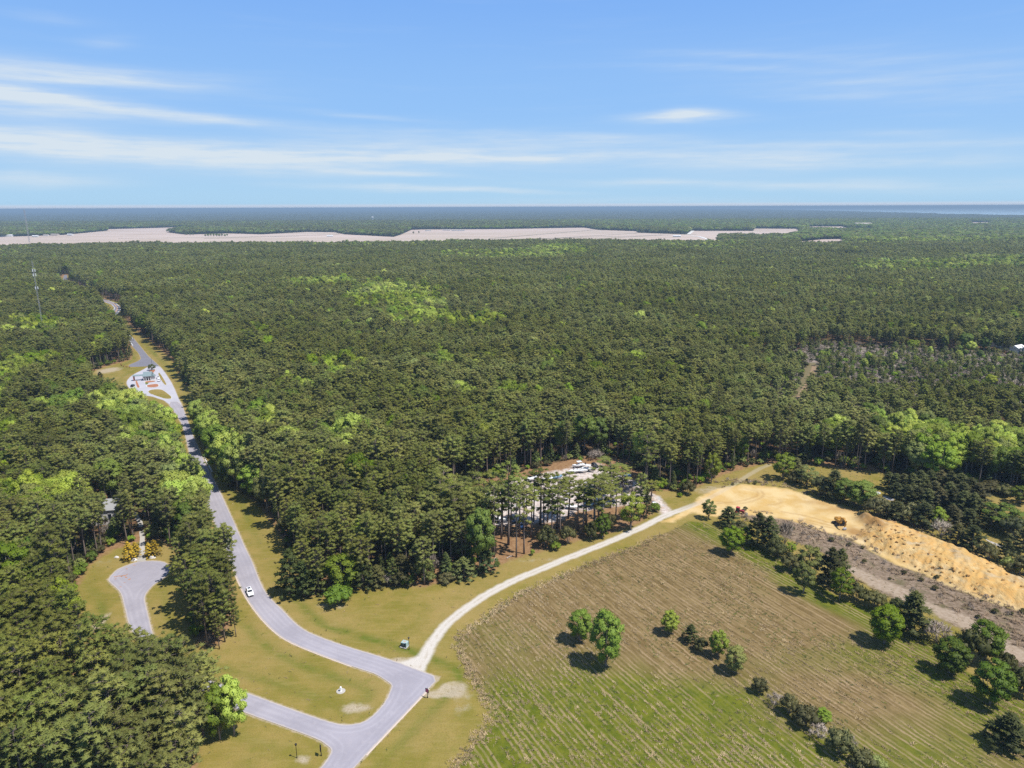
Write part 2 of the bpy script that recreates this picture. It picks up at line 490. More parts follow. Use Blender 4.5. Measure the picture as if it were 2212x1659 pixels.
tex = t.m('ADD', t.m('MULTIPLY', n1, .92), t.m('MULTIPLY', n3, .16))
tex = t.step(tex, .30, .78)
cl = t.m('MULTIPLY', tot, t.m('MULTIPLY_ADD', tex, 1.05, .30))
veil = t.m('MULTIPLY', t.step(n1, .5, .8), t.m('MULTIPLY', t.step(el, .02, .1), .05))
cl = t.m('MINIMUM', t.m('ADD', cl, veil), .9)
skyc = t.n('ShaderNodeHueSaturation')
t.put(skyc.inputs['Color'], sky.outputs[0])
skyc.inputs['Saturation'].default_value = 1.0
# clear-air colour near the horizon, where this sky shows, over the Nishita dome
k_ = SKY_STRENGTH = .085
ga = t.mix(t.step(el, -.01, .13), tuple(x / k_ for x in (.262, .405, .530)), tuple(x / k_ for x in (.185, .335, .560)))
ga = t.mix(t.step(el, .08, .34), ga, tuple(x / k_ for x in (.112, .245, .540)))
ga = t.mix(t.m('MULTIPLY', t.step(el, .0060, .0022), .6), ga, tuple(x / k_ for x in (.440, .440, .500)))
base_sky = t.mix(t.step(el, .75, .30), sky.outputs[0], ga)
t.put(bg.inputs[0], t.mix(cl, base_sky, tuple(x / k_ for x in (.430, .480, .520))))
bg.inputs[1].default_value = SKY_STRENGTH

sun = bpy.data.lights.new("sun", 'SUN')
sun.energy = 3.6
sun.angle = R(.53)
sun.color = (1, .955, .89)
suno = bpy.data.objects.new("sun", sun)
COL.objects.link(suno)
sd = Vector((math.cos(SUN_EL) * math.cos(SUN_AZ), math.cos(SUN_EL) * math.sin(SUN_AZ), math.sin(SUN_EL)))
suno.rotation_euler = sd.to_track_quat('Z', 'Y').to_euler()
suno.location = (200, -100, 400)

vs = scene.view_settings
vs.view_transform, vs.look, vs.exposure, vs.gamma, vs.use_curve_mapping = 'Standard', 'None', .74, 1.0, False
scene.render.engine = 'CYCLES'
cy = scene.cycles
cy.max_bounces, cy.diffuse_bounces, cy.glossy_bounces, cy.transmission_bounces, cy.volume_bounces = 5, 2, 2, 4, 0
cy.transparent_max_bounces = 8
cy.use_adaptive_sampling = False
cy.use_denoising = False

# ------------------------------------------------------------------ ground: one fine surface, split where the cover changes
gm, t, b, out = new_mat("ground_cover")
P = t.pos()
nA = t.noise(P, .035, 4)
nB = t.noise(P, .16, 4)
nC = t.noise(P, .8, 4, .6)
nD = t.noise(P, 3.2, 3, .6)
nE = t.noise(P, .33, 5, .65)


def cover(name, soft, wob=2.0):
    x = t.m('ADD', t.attr(name), t.m('MULTIPLY_ADD', nE, wob * 2, -wob))
    return t.step(x, -soft, soft)


# forest floor: brown needle litter with low green growth
floor = t.mix(t.step(nC, .35, .68), (.105, .058, .030), (.20, .115, .062))
floor = t.mix(t.m('MULTIPLY', t.step(nB, .42, .62), .62), floor, (.055, .075, .022))
# mown grass
lawn = t.mix(t.step(nB, .3, .7), (.23, .20, .034), (.33, .25, .065))
lawn = t.mix(t.m('MULTIPLY', t.step(nA, .40, .66), .65), lawn, (.40, .285, .105))
lawn = t.mix(t.m('MULTIPLY', t.step(nE, .5, .72), .5), lawn, (.20, .20, .030))
lawn = t.mix(t.m('MULTIPLY', t.attr('moist'), t.step(nB, .25, .6)), lawn, (.125, .165, .018))
lawn = t.mix(t.m('MULTIPLY', t.step(t.m('ADD', t.attr('bare'), t.m('MULTIPLY_ADD', nE, .9, -.45)), .35, .8), .85), lawn, (.54, .45, .335))
lawn = t.mix(t.m('MULTIPLY', t.step(nC, .52, .72), .35), lawn, (.30, .20, .075))
lawn = t.mix(t.m('MULTIPLY', t.step(nD, .35, .75), .36), lawn, (.13, .11, .02))
mw = t.noise(t.scale(P, (.16, .9, 1)), 1.0, 3)
lawn = t.mix(t.m('MULTIPLY', t.step(mw, .5, .66), .28), lawn, (.36, .28, .10))
# straw stubble in rows
ang = R(-61)
sxy = t.n('ShaderNodeSeparateXYZ')
t.put(sxy.inputs[0], P)
across = t.m('ADD', t.m('MULTIPLY', sxy.outputs[0], -math.sin(ang)), t.m('MULTIPLY', sxy.outputs[1], math.cos(ang)))
along = t.m('ADD', t.m('MULTIPLY', sxy.outputs[0], math.cos(ang)), t.m('MULTIPLY', sxy.outputs[1], math.sin(ang)))
across = t.m('ADD', across, t.m('ADD', t.m('MULTIPLY_ADD', nC, .8, -.4), t.m('MULTIPLY_ADD', nB, 1.2, -.6)))
rowi = t.m('FLOOR', t.m('DIVIDE', across, 1.35))
fr = t.m('ABSOLUTE', t.m('SUBTRACT', t.m('FRACT', t.m('DIVIDE', across, 1.35)), .5))
rv = t.n('ShaderNodeCombineXYZ')
t.put(rv.inputs[0], t.m('MULTIPLY', rowi, 7.31))
t.put(rv.inputs[1], t.m('MULTIPLY', along, .045))
rown = t.noise(rv.outputs[0], 1.0, 3)
rv2 = t.n('ShaderNodeCombineXYZ')
t.put(rv2.inputs[0], t.m('MULTIPLY', across, 1.1))
t.put(rv2.inputs[1], t.m('MULTIPLY', along, .09))
streak = t.noise(rv2.outputs[0], 1.0, 4, .6)
stripe = t.m('MULTIPLY', t.step(fr, .30, .12), t.step(rown, .38, .62))
grn = t.step(t.m('ADD', t.attr('fgreen'), t.m('MULTIPLY_ADD', nA, 1.3, -.65)), -.15, .58)
fbase = t.mix(t.step(streak, .35, .65), (.198, .140, .056), (.310, .230, .105))
fbase = t.mix(t.m('MULTIPLY', t.step(nE, .45, .7), .5), fbase, (.12, .085, .03))
fgr = t.mix(t.step(nE, .3, .7), (.100, .140, .010), (.195, .212, .022))
fbase = t.mix(grn, fbase, fgr)
field = t.mix(t.m('MULTIPLY', stripe, t.m('MULTIPLY_ADD', t.step(nB, .3, .65), .40, .36)), fbase, (.44, .33, .20))
field = t.mix(t.m('MULTIPLY', t.step(nD, .5, .8), .45), field, (.06, .055, .015))
# dry scrub
scr = t.mix(t.step(nC, .35, .7), (.20, .145, .095), (.34, .255, .185))
scr = t.mix(t.m('MULTIPLY', t.step(nB, .5, .68), .6), scr, (.105, .105, .035))
scr = t.mix(t.m('MULTIPLY', t.step(nD, .45, .75), .3), scr, (.12, .09, .05))
scr = t.mix(t.step(t.m('ADD', t.attr('spath'), t.m('MULTIPLY_ADD', nE, .8, -.4)), .25, .7), scr, t.mix(t.step(nC, .3, .7), (.34, .255, .175), (.44, .35, .26)))
# sand
sv = t.scale(P, (.28, .28, .28))
sndn = t.noise(P, .11, 5, .6)
snd = t.mix(t.step(sndn, .35, .65), (.62, .41, .150), (.72, .54, .27))
snd = t.mix(t.m('MULTIPLY', t.attr('heap'), t.step(nE, .3, .7)), snd, (.66, .375, .115))
snd = t.mix(t.m('MULTIPLY', t.attr('heap'), t.m('MULTIPLY', t.step(nB, .52, .70), .55)), snd, (.36, .29, .18))
snd = t.mix(t.m('MULTIPLY', t.attr('heap'), t.m('MULTIPLY', t.step(nC, .58, .72), .55)), snd, (.23, .155, .085))
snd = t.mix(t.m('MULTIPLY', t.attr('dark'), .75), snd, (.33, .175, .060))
snd = t.mix(t.m('MULTIPLY', t.step(nB, .58, .72), .4), snd, (.76, .62, .40))
# pale gravel lot
lot = t.mix(t.step(nC, .38, .62), (.50, .40, .34), (.74, .66, .60))
lot = t.mix(t.step(nE, .55, .66), lot, (.50, .50, .51))
lot = t.mix(t.m('MULTIPLY', t.step(nB, .58, .72), .7), lot, (.44, .28, .18))
# track
trk = t.mix(t.step(nD, .3, .7), (.56, .51, .44), (.72, .67, .60))
trk = t.mix(t.m('MULTIPLY', t.step(nE, .52, .7), .45), trk, (.58, .50, .40))
ct = t.attr('tcross')
trk = t.mix(t.m('MULTIPLY', t.step(t.m('ABSOLUTE', ct), .55, .15), t.m('MULTIPLY', t.step(nE, .35, .6), .42)), trk, (.40, .33, .22))
dust = t.mix(nC, (.40, .33, .22), (.60, .50, .38))

c = floor
scr2 = t.mix(t.step(nE, .35, .6), t.mix(.35, scr, (.23, .17, .155)), (.36, .30, .27))
scr2 = t.mix(t.m('MULTIPLY', t.step(nB, .42, .62), .75), scr2, (.13, .135, .055))
c = t.mix(cover('scrub2', 5, 8), c, scr2)
wl = cover('lawn', 1.6, 2.6)
needles = t.mix(t.step(nC, .35, .68), (.26, .145, .070), (.36, .225, .115))
c = t.mix(t.step(t.m('ADD', t.m('MULTIPLY', t.attr('trail'), .25), t.m('MULTIPLY_ADD', nE, 1.6, -.8)), -2.6, -1.2), c, (.20, .165, .085))
c = t.mix(cover('edge', 2.0, 3.5), c, needles)
c = t.mix(wl, c, lawn)
c = t.mix(cover('scrub', 1.2, 2.0), c, scr)
c = t.mix(cover('field', .8, 1.4), c, t.vm('MULTIPLY', field, (.90, .86, .82)))
c = t.mix(cover('lot', 2.0, 3.0), c, lot)
c = t.mix(cover('sand', 1.2, 2.2), c, snd)
c = t.mix(t.m('MULTIPLY', t.step(t.m('ADD', t.attr('rdist'), t.m('MULTIPLY_ADD', nC, 1.2, -.6)), -.75, .0), .75), c, dust)
c = t.mix(t.m('MULTIPLY', cover('track', .7, .75), t.attr('tfade')), c, trk)
c = t.mix(t.m('MULTIPLY', cover('trail', .5, .9), .55), c, (.42, .27, .18))
c = t.mix(t.m('MULTIPLY', t.m('SUBTRACT', nD, .5), .35), c, (.0, .0, .0))
t.put(b.inputs['Base Color'], t.vm('MULTIPLY', c, (.80, .80, .80)))
bmp = t.n('ShaderNodeBump')
bmp.inputs['Distance'].default_value = .5
bmp.inputs['Strength'].default_value = .55
gou = t.noise(t.scale(P, (1.0, .6, 1.0)), .9, 5, .65)
t.put(bmp.inputs['Height'], t.m('ADD', t.m('MULTIPLY', nD, .25), t.m('MULTIPLY', gou, t.m('MULTIPLY_ADD', t.attr('heap'), 1.8, .15))))
t.nt.links.new(bmp.outputs[0], b.inputs['Normal'])
b.inputs['Roughness'].default_value = .95
b.inputs['Specular IOR Level'].default_value = .08


def smooth_open(p, k=2):
    for _ in range(k):
        q = np.stack([.75 * p[:-1] + .25 * p[1:], .25 * p[:-1] + .75 * p[1:]], 1).reshape(-1, 2)
        p = np.concatenate([p[:1], q, p[-1:]])
    return p


def ground_grid(xs, ys, z0, drop=None):
    X, Y = np.meshgrid(xs, ys)
    x, y = X.ravel(), Y.ravel()
    A = {}
    for k in ('lawn', 'field', 'sand', 'scrub', 'scrub2', 'lot'):
        A[k] = sdist(x, y, POLY[k])
    A['lot'] = np.maximum(A['lot'], sdist(x, y, POLY['lotdrive']) * 1.3)
    A['edge'] = np.maximum(A['lawn'] + 9, sdist(x, y, POLY['lotclear']) + 4)
    # bare and needle-covered ground inside the manual clump is forest floor
    rd = np.maximum.reduce([sdist(x, y, POLY[k]) for k in ('road', 'road_far', 'cul', 'gate')])
    A['rdist'] = rd
    dd = -rd
    A['moist'] = np.exp(-((dd - 5.2 - 1.2 * vnoise(x, y, 30, 5)) / 1.7) ** 2) * (.5 + .5 * vnoise(x, y, 45, 8))
    A['moist'] = np.clip(A['moist'] * 1.2, 0, 1)
    bare = np.zeros_like(x)
    for (px, py, rx, ry, k) in [(976, 1486, 27, 14, 1.2), (770, 1530, 45, 12, .9), (655, 1515, 25, 6, .5), (1000, 1520, 30, 40, .5), (655, 1640, 30, 14, .7), (870, 1425, 40, 8, .8), (930, 1500, 40, 10, .8), (215, 1345, 14, 30, .8), (235, 800, 30, 8, .9), (720, 1308, 60, 10, .55), (1560, 1060, 90, 16, .7), (1180, 1210, 220, 12, .45), (760, 1345, 120, 20, .25), (215, 1215, 60, 14, .4), (820, 1568, 60, 8, .6), (945, 1400, 30, 14, .4), (700, 1500, 60, 10, .35)]:
        gx, gy = G(px, py)
        k2 = ppm(px, py)
        dpt = math.sin(math.atan2(CAMH, math.hypot(gx, gy)))
        bare += k * np.exp(-(((x - gx) * k2 / rx) ** 2 + ((y - gy) * k2 * dpt / ry) ** 2))
    A['bare'] = bare
    fg = np.clip((235 - y) / 90, 0, 1) * .22 - .03
    for (px, py, rx, ry, k) in [(1160, 1600, 150, 60, 1.1), (1110, 1520, 70, 70, .7), (1100, 1640, 120, 30, .5), (1330, 1580, 140, 60, .55), (1400, 1510, 110, 40, .45), (1240, 1500, 70, 40, .35), (1560, 1520, 120, 40, .4), (1350, 1260, 260, 80, -.7), (1600, 1350, 200, 50, -.7), (1800, 1500, 260, 50, -.35), (2050, 1560, 160, 50, .1), (1900, 1440, 260, 50, .3), (1480, 1600, 160, 50, .3), (1600, 1630, 200, 40, .45)]:
        gx, gy = G(px, py)
        k2 = ppm(px, py)
        dpt = math.sin(math.atan2(CAMH, math.hypot(gx, gy)))
        fg += k * np.exp(-(((x - gx) * k2 / rx) ** 2 + ((y - gy) * k2 * dpt / ry) ** 2))
    fr_ = sdist(x, y, GP([Z7(150, 470), Z7(330, 570), Z7(550, 680), Z7(700, 800), Z7(980, 920), Z7(1300, 1120), Z7(1540, 1330), Z7(1709, 1400)]), False)
    A['fgreen'] = fg + 1.0 * np.exp(-(fr_ / 7.5) ** 2)
    A['spath'] = np.exp(-(sdist(x, y, GP([Z7(860, 690), Z7(960, 740), Z7(1090, 790), Z7(1230, 870), Z7(1400, 930), Z7(1600, 1060), Z7(1760, 1140)]), False) / 4.0) ** 2)
    hd = sdist(x, y, POLY['heap'])
    A['heap'] = np.clip(hd / 3.0, 0, 1)
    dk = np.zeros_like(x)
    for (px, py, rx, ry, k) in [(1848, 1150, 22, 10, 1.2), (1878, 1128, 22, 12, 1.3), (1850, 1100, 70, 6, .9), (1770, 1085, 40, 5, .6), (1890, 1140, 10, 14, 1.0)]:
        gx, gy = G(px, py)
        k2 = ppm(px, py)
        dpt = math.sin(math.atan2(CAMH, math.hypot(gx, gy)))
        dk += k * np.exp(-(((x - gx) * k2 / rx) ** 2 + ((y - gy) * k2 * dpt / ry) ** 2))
    for arc in ([(200, 350), (270, 355), (340, 345), (390, 330), (408, 312), (395, 298), (340, 288)], [(205, 358), (300, 364), (380, 350), (425, 330), (432, 312), (410, 296)], [(450, 366), (500, 366), (521, 352), (505, 338)], [(600, 440), (720, 470), (850, 500)], [(610, 432), (740, 464), (860, 492)], [(520, 400), (640, 420), (800, 470)], [(700, 360), (800, 385), (900, 415)]):
        ad = sdist(x, y, smooth_open(GP([Z7(*q) for q in arc])), False)
        dk = np.maximum(dk, .55 * np.exp(-(ad / .55) ** 2))
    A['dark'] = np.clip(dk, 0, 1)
    td = sdist(x, y, smooth_open(TRACKL), False)
    wid = 1.55 - .35 * np.clip((y - 268) / 14, 0, 1)
    A['track'] = np.maximum(wid - td, sdist(x, y, smooth_poly(POLY['mouth'], 2)) * .9)
    A['tcross'] = td
    A['tfade'] = np.clip((282 - y) / 16, .28, 1)
    A['trail'] = 1.6 - sdist(x, y, TRAILL, False)
    # relief: the spoil heap, a spoil mound by the digger and gentle ground
    z = z0 + np.zeros_like(x)
    hp = np.clip(hd, 0, 9) / 9
    hp = hp * hp * (3 - 2 * hp)
    z += hp * (2.6 + .7 * vnoise(x, y, 14, 21))
    ca, sa = math.cos(R(50)), math.sin(R(50))
    u_, v_ = x * ca + y * sa, -x * sa + y * ca
    rid = 1 - np.abs(vnoise(u_, v_ * 2.6, 5.0, 22)) * 2
    rid2 = 1 - np.abs(vnoise(u_ * 1.2, v_ * 1.9, 2.4, 28)) * 2
    z += np.clip(hd / 3, 0, 1) * (.32 * rid + .20 * rid2 + .16 * vnoise(x, y, 1.3, 23))
    ins = np.clip(A['sand'] / 2, 0, 1) * (1 - np.clip(hd / 3, 0, 1))
    z += ins * .12 * vnoise(x, y, 2.5, 24)
    for (px, py, h, r) in [(1880, 1128, 2.6, 3.2), (1893, 1142, 1.6, 2.0), (1866, 1122, 1.5, 2.0)]:
        gx, gy = G(px, py)
        z += h * np.exp(-(((x - gx) ** 2 + (y - gy) ** 2) / r ** 2)) * (1 + .3 * vnoise(x, y, 1.5, 25))
    fl = np.clip(A['field'] / 2, 0, 1)
    z += fl * .06 * vnoise(x, y, 1.6, 26)
    near = np.clip((-rd - 2) / 8, 0, 1)
    z += near * (1 - fl) * .12 * vnoise(x, y, 9, 27)
    z -= A['moist'] * .22 * (A['lawn'] > 2) * (rd < -2)
    ny, nx = len(ys), len(xs)
    idx = np.arange(nx * ny).reshape(ny, nx)
    quads = np.stack([idx[:-1, :-1], idx[:-1, 1:], idx[1:, 1:], idx[1:, :-1]], -1).reshape(-1, 4)
    cz = {k: A[k][quads].mean(1) for k in A}
    cls = np.zeros(len(quads), int)
    for i, (k, thr) in enumerate([('scrub2', 0), ('lawn', 0), ('scrub', 0), ('field', 0), ('lot', 0), ('sand', 0), ('track', -.1)]):
        cls[cz[k] > thr] = i + 1
    cls[(cz['trail'] > 0)] = 8
    if drop is not None:
        keep = ~drop(x[quads].mean(1), y[quads].mean(1))
        quads, cls = quads[keep], cls[keep]
    co = np.stack([x, y, z], 1)
    return co, quads, cls, A


def build_ground(co, quads, cls, A, names):
    for i, nm in names.items():
        q = quads[cls == i]
        if not len(q):
            continue
        used, inv = np.unique(q.ravel(), return_inverse=True)
        me = bpy.data.meshes.new(nm)
        me.vertices.add(len(used))
        me.vertices.foreach_set('co', co[used].astype(np.float32).ravel())
        me.loops.add(len(inv))
        me.loops.foreach_set('vertex_index', inv.astype(np.int32))
        me.polygons.add(len(q))
        me.polygons.foreach_set('loop_start', np.arange(0, len(inv), 4, dtype=np.int32))
        me.polygons.foreach_set('loop_total', np.full(len(q), 4, dtype=np.int32))
        me.polygons.foreach_set('use_smooth', np.ones(len(q), dtype=bool))
        me.update(calc_edges=True)
        for k in A:
            a = me.attributes.new(k, 'FLOAT', 'POINT')
            a.data.foreach_set('value', A[k][used].astype(np.float32))
        me.materials.append(gm)
        o = bpy.data.objects.new(nm, me)
        COL.objects.link(o)
        tag(o, kind='structure')


NAMES = {0: 'forest_floor', 1: 'scrub_land', 2: 'lawn', 3: 'dry_scrub_ground', 4: 'stubble_field', 5: 'gravel_ground', 6: 'sand_ground', 7: 'dirt_path', 8: 'trail_path'}
xs = np.concatenate([np.arange(-420, -190, 2.0), np.arange(-190, 118, 1.0), np.arange(118, 270, .5), np.arange(270, 330, 1.0), np.arange(330, 421, 3.0)])
ys = np.concatenate([np.arange(96, 172, 1.0), np.arange(172, 268, .5), np.arange(268, 372, 1.0), np.arange(372, 701, 2.0)])
GR = ground_grid(xs, ys, 0.0)
build_ground(*GR, NAMES)
# the road verge further off
xs2, ys2 = np.arange(-1120, -200, 5.0), np.arange(700, 1500, 5.0)
build_ground(*ground_grid(xs2, ys2, 0.0), {0: 'forest_floor', 2: 'lawn'})


def ground_z(px, py):
    """height of the built surface under a point"""
    j = int(np.clip(np.searchsorted(xs, px), 1, len(xs) - 1))
    i = int(np.clip(np.searchsorted(ys, py), 1, len(ys) - 1))
    return float(GR[0][i * len(xs) + j][2])


fm, t, b, out = new_mat("distant_ground")
P = t.pos()
nf = t.noise(P, .004, 5)
t.put(b.inputs['Base Color'], t.mix(t.step(nf, .35, .65), (.030, .042, .018), (.055, .065, .028)))
gv = []
RS = [2, 60, 400, 1500, 4000, 9000, 20000, 40000, 60000]
NA = 72
for r_ in RS:
    for k in range(NA):
        a = 2 * math.pi * k / NA
        gv.append((r_ * math.sin(a), r_ * math.cos(a), -.45))
gf = [tuple(range(NA))[::-1]]
for i in range(len(RS) - 1):
    for k in range(NA):
        gf.append((i * NA + k, i * NA + (k + 1) % NA, (i + 1) * NA + (k + 1) % NA, (i + 1) * NA + k))
gro = mesh_obj('ground', gv, gf, fm)
gro.data.flip_normals()
tag(gro, kind='structure')

# far farm fields, pinkish bare soil with faint working lines
am, t, b, out = new_mat("tilled_soil")
P = t.pos()
s1 = t.noise(t.scale(P, (.002, .02, 1)), 1.0, 4)
s2 = t.noise(P, .003, 4)
s3 = t.noise(t.scale(P, (.0006, .0035, 1)), 1.0, 5, .6)
cc = t.mix(t.step(s1, .35, .65), (.48, .37, .305), (.56, .45, .38))
cc = t.mix(t.m('MULTIPLY', t.step(s3, .47, .62), .5), cc, (.40, .33, .24))
t.put(b.inputs['Base Color'], t.mix(t.m('MULTIPLY', t.step(s2, .52, .7), .7), cc, (.43, .33, .25)))
for p in FARP:
    sheet('farm_field', p, .4, am)
dm = simple('ditch_earth', (.20, .17, .10))
wr = simple('white_gravel', (.72, .70, .66))
for a_, b_, w_ in [(Z2(940, 352), Z2(2210, 318), 15), (Z2(900, 345), Z2(1560, 290), 15), (Z2(1000, 360), Z2(1830, 312), 13), (Z1(1300, 345), Z1(2150, 318), 14), (Z2(1500, 352), Z2(1990, 322), 11), (Z1(750, 345), Z1(1900, 330), 11)]:
    ribbon('ditch_path', GP([a_, b_]), w_, .7, dm)
ribbon('gravel_farm_road', GP([Z3(55, 318), Z3(80, 318), Z3(112, 292)]), 16, .9, wr)
ribbon('gravel_farm_road', GP([Z3(95, 327), Z3(150, 333), Z3(190, 345), Z3(250, 372)]), 12, .9, wr)

# open water of the sound, far off
wm, t, b, out = new_mat("sound_water")
b.inputs['Base Color'].default_value = (.42, .56, .64, 1)  # reflected sky brightness put into the base colour
b.inputs['Roughness'].default_value = .5
b.inputs['Specular IOR Level'].default_value = .5
shore = [(2900, 470), (2212, 467), (2060, 464), (1960, 461), (1830, 457), (1700, 453.5), (1600, 452), (1500, 451.5), (1300, 451.2)]
sp = [G(px, py) for px, py in shore]
rim = []
for a in np.linspace(8, 62, 28):
    rim.append((59000 * math.sin(R(a)), 59000 * math.cos(R(a))))
sheet('water', sp + rim, 1.0, wm)

# ------------------------------------------------------------------ roads
def asphalt(name, lo, hi, warm):
    m, t, b, out = new_mat(name)
    P = t.pos()
    a, c2, d = t.noise(P, .09, 4), t.noise(P, .7, 5, .6), t.noise(P, 5, 3)
    c = t.mix(t.step(a, .3, .7), lo, hi)
    c = t.mix(t.m('MULTIPLY', t.step(c2, .45, .75), .5), c, warm)
    c = t.mix(t.m('MULTIPLY', t.m('SUBTRACT', d, .35), .25), c, (.1, .1, .1))
    if name == 'worn_asphalt':
        e = t.attr('edge')
        w1 = t.m('POWER', 2.718, t.m('MULTIPLY', t.m('POWER', t.m('SUBTRACT', e, 1.15), 2.0), -9.0))
        w2 = t.m('POWER', 2.718, t.m('MULTIPLY', t.m('POWER', t.m('SUBTRACT', e, 2.65), 2.0), -9.0))
        c = t.mix(t.m('MULTIPLY', t.m('ADD', w1, w2), t.m('MULTIPLY', t.step(a, .25, .6), .26)), c, (.44, .42, .45))
        vo = t.n('ShaderNodeTexVoronoi', feature='DISTANCE_TO_EDGE')
        t.put(vo.inputs['Vector'], t.vm('ADD', P, t.vm('MULTIPLY', t_comb(t, c2), (1.2, 1.2, 0))))
        vo.inputs['Scale'].default_value = .17
        c = t.mix(t.m('MULTIPLY', t.step(vo.outputs['Distance'], .010, .003), .12), c, (.12, .115, .125))
        c = t.mix(t.m('MULTIPLY', t.step(t.m('ADD', e, t.m('MULTIPLY_ADD', c2, .9, -.45)), .55, .0), .75), c, (.46, .40, .34))
        c = t.mix(t.m('MULTIPLY', t.step(t.noise(P, .028, 3), .56, .62), .30), c, (.235, .225, .26))
    t.put(b.inputs['Base Color'], c)
    return m


road_m = asphalt('worn_asphalt', (.285, .268, .300), (.335, .315, .350), (.36, .33, .35))
dark_m = asphalt('dark_asphalt', (.17, .168, .195), (.195, .19, .222), (.20, .19, .215))
conc_m = asphalt('pale_concrete', (.40, .39, .43), (.45, .44, .48), (.47, .455, .47))
drive_m = asphalt('drive_concrete', (.36, .34, .30), (.44, .41, .37), (.40, .37, .32))
kerb_m = simple('kerb_concrete', (.56, .54, .51))
mulch_m = simple('red_mulch', (.36, .145, .065), vary=.25, scale=.8)
yellow_m = simple('yellow_line', (.66, .36, .16))
white_m = simple('white_line', (.70, .70, .72))
edge_m = simple('gravel_edge', (.56, .46, .38))
from mathutils.geometry import delaunay_2d_cdt


def road_sheet(name, poly, z, mat):
    p = np.asarray(poly)
    lo, hi = p.min(0), p.max(0)
    X, Y = np.meshgrid(np.arange(lo[0], hi[0], .9), np.arange(lo[1], hi[1], .9))
    x, y = X.ravel(), Y.ravel()
    x, y = (q[sdist(X.ravel(), Y.ravel(), p) > .35] for q in (x, y))
    n = len(p)
    pts = [Vector(q) for q in p] + [Vector(q) for q in zip(x, y)]
    vo, eo, fo, *_ = delaunay_2d_cdt(pts, [(i, (i + 1) % n) for i in range(n)], [list(range(n))], 1, 1e-4)
    v = np.array([(q[0], q[1]) for q in vo])
    o = mesh_obj(name, [(a, b_, z) for a, b_ in v], fo, mat, attrs={'edge': np.abs(sdist(v[:, 0], v[:, 1], p))})
    if o.data.polygons[0].normal.z < 0:
        o.data.flip_normals()
    return tag(o, kind='structure')


road_sheet('road', smooth_poly(POLY['road'], 1), .08, road_m)
road_sheet('cul_de_sac_road', smooth_poly(POLY['cul'], 2), .07, road_m)
sheet('upper_road', POLY['road_far'], .09, dark_m)
sheet('gate_lane_road', smooth_poly(POLY['gate'], 1), .065, conc_m)
sheet('driveway_path', POLY['drive'], .055, drive_m)
lw = POLY['lawn']
for k, isl in ISLANDS.items():
    p = smooth_poly(GP(isl), 1)
    q = p.mean(0) + (p - p.mean(0)) * .94
    sheet('grass_island_kerb', p, .12, kerb_m)
    o = sheet('grass_island_lawn', q, .135, gm)
    for nm, v in (('lawn', 30.), ('rdist', -20.), ('field', -50.), ('sand', -50.), ('scrub', -50.), ('scrub2', -50.), ('lot', -50.), ('track', -50.), ('trail', -50.), ('edge', 40.)):
        a = o.data.attributes.new(nm, 'FLOAT', 'POINT')
        a.data.foreach_set('value', np.full(len(o.data.vertices), v, dtype=np.float32))


def offset_line(L, d):
    L = np.asarray(L)
    out = []
    for i in range(len(L)):
        v = L[min(i + 1, len(L) - 1)] - L[max(i - 1, 0)]
        v = v / (np.hypot(*v) + 1e-9)
        out.append(L[i] + d * np.array([-v[1], v[0]]))
    return np.array(out)


ribbon('road_edge_line', offset_line(FRIGHT[2:10], .7), .45, .12, white_m)
ribbon('road_edge_line', offset_line(FLEFT[5:15], .7), .45, .12, white_m)
mid = np.array([(FLEFT[i] + FRIGHT[15 - i]) / 2 for i in range(5, 14)])
for dd in (-.28, .28):
    ribbon('road_centre_line', offset_line(mid, dd), .35, .12, yellow_m)
rp = smooth_poly(POLY['road'], 1)
i0 = int(np.argmin(np.hypot(*(rp - np.array(G(924, 1490))).T)))
i1 = int(np.argmin(np.hypot(*(rp - np.array(G(773, 1650))).T)))
ribbon('road_gravel_edge', offset_line(rp[i0:i1 + 1], .12), .5, .045, edge_m)
j0 = int(np.argmin(np.hypot(*(rp - np.array(G(752, 1437))).T)))
j1 = int(np.argmin(np.hypot(*(rp - np.array(G(502, 1225))).T)))
ribbon('road_gravel_edge', offset_line(rp[j0:j1 + 1], .1), .42, .045, edge_m)
kk = GP([(398, 965), (424, 972), (436, 985), (447, 1005), (455, 1020), (462, 1030)])
# stone kerb beside the gravel pull-off
kp = GP([(438, 982), (444, 993), (451, 1006), (458, 1020)])
ribbon('pull_off_kerb', kp, .7, .16, kerb_m)
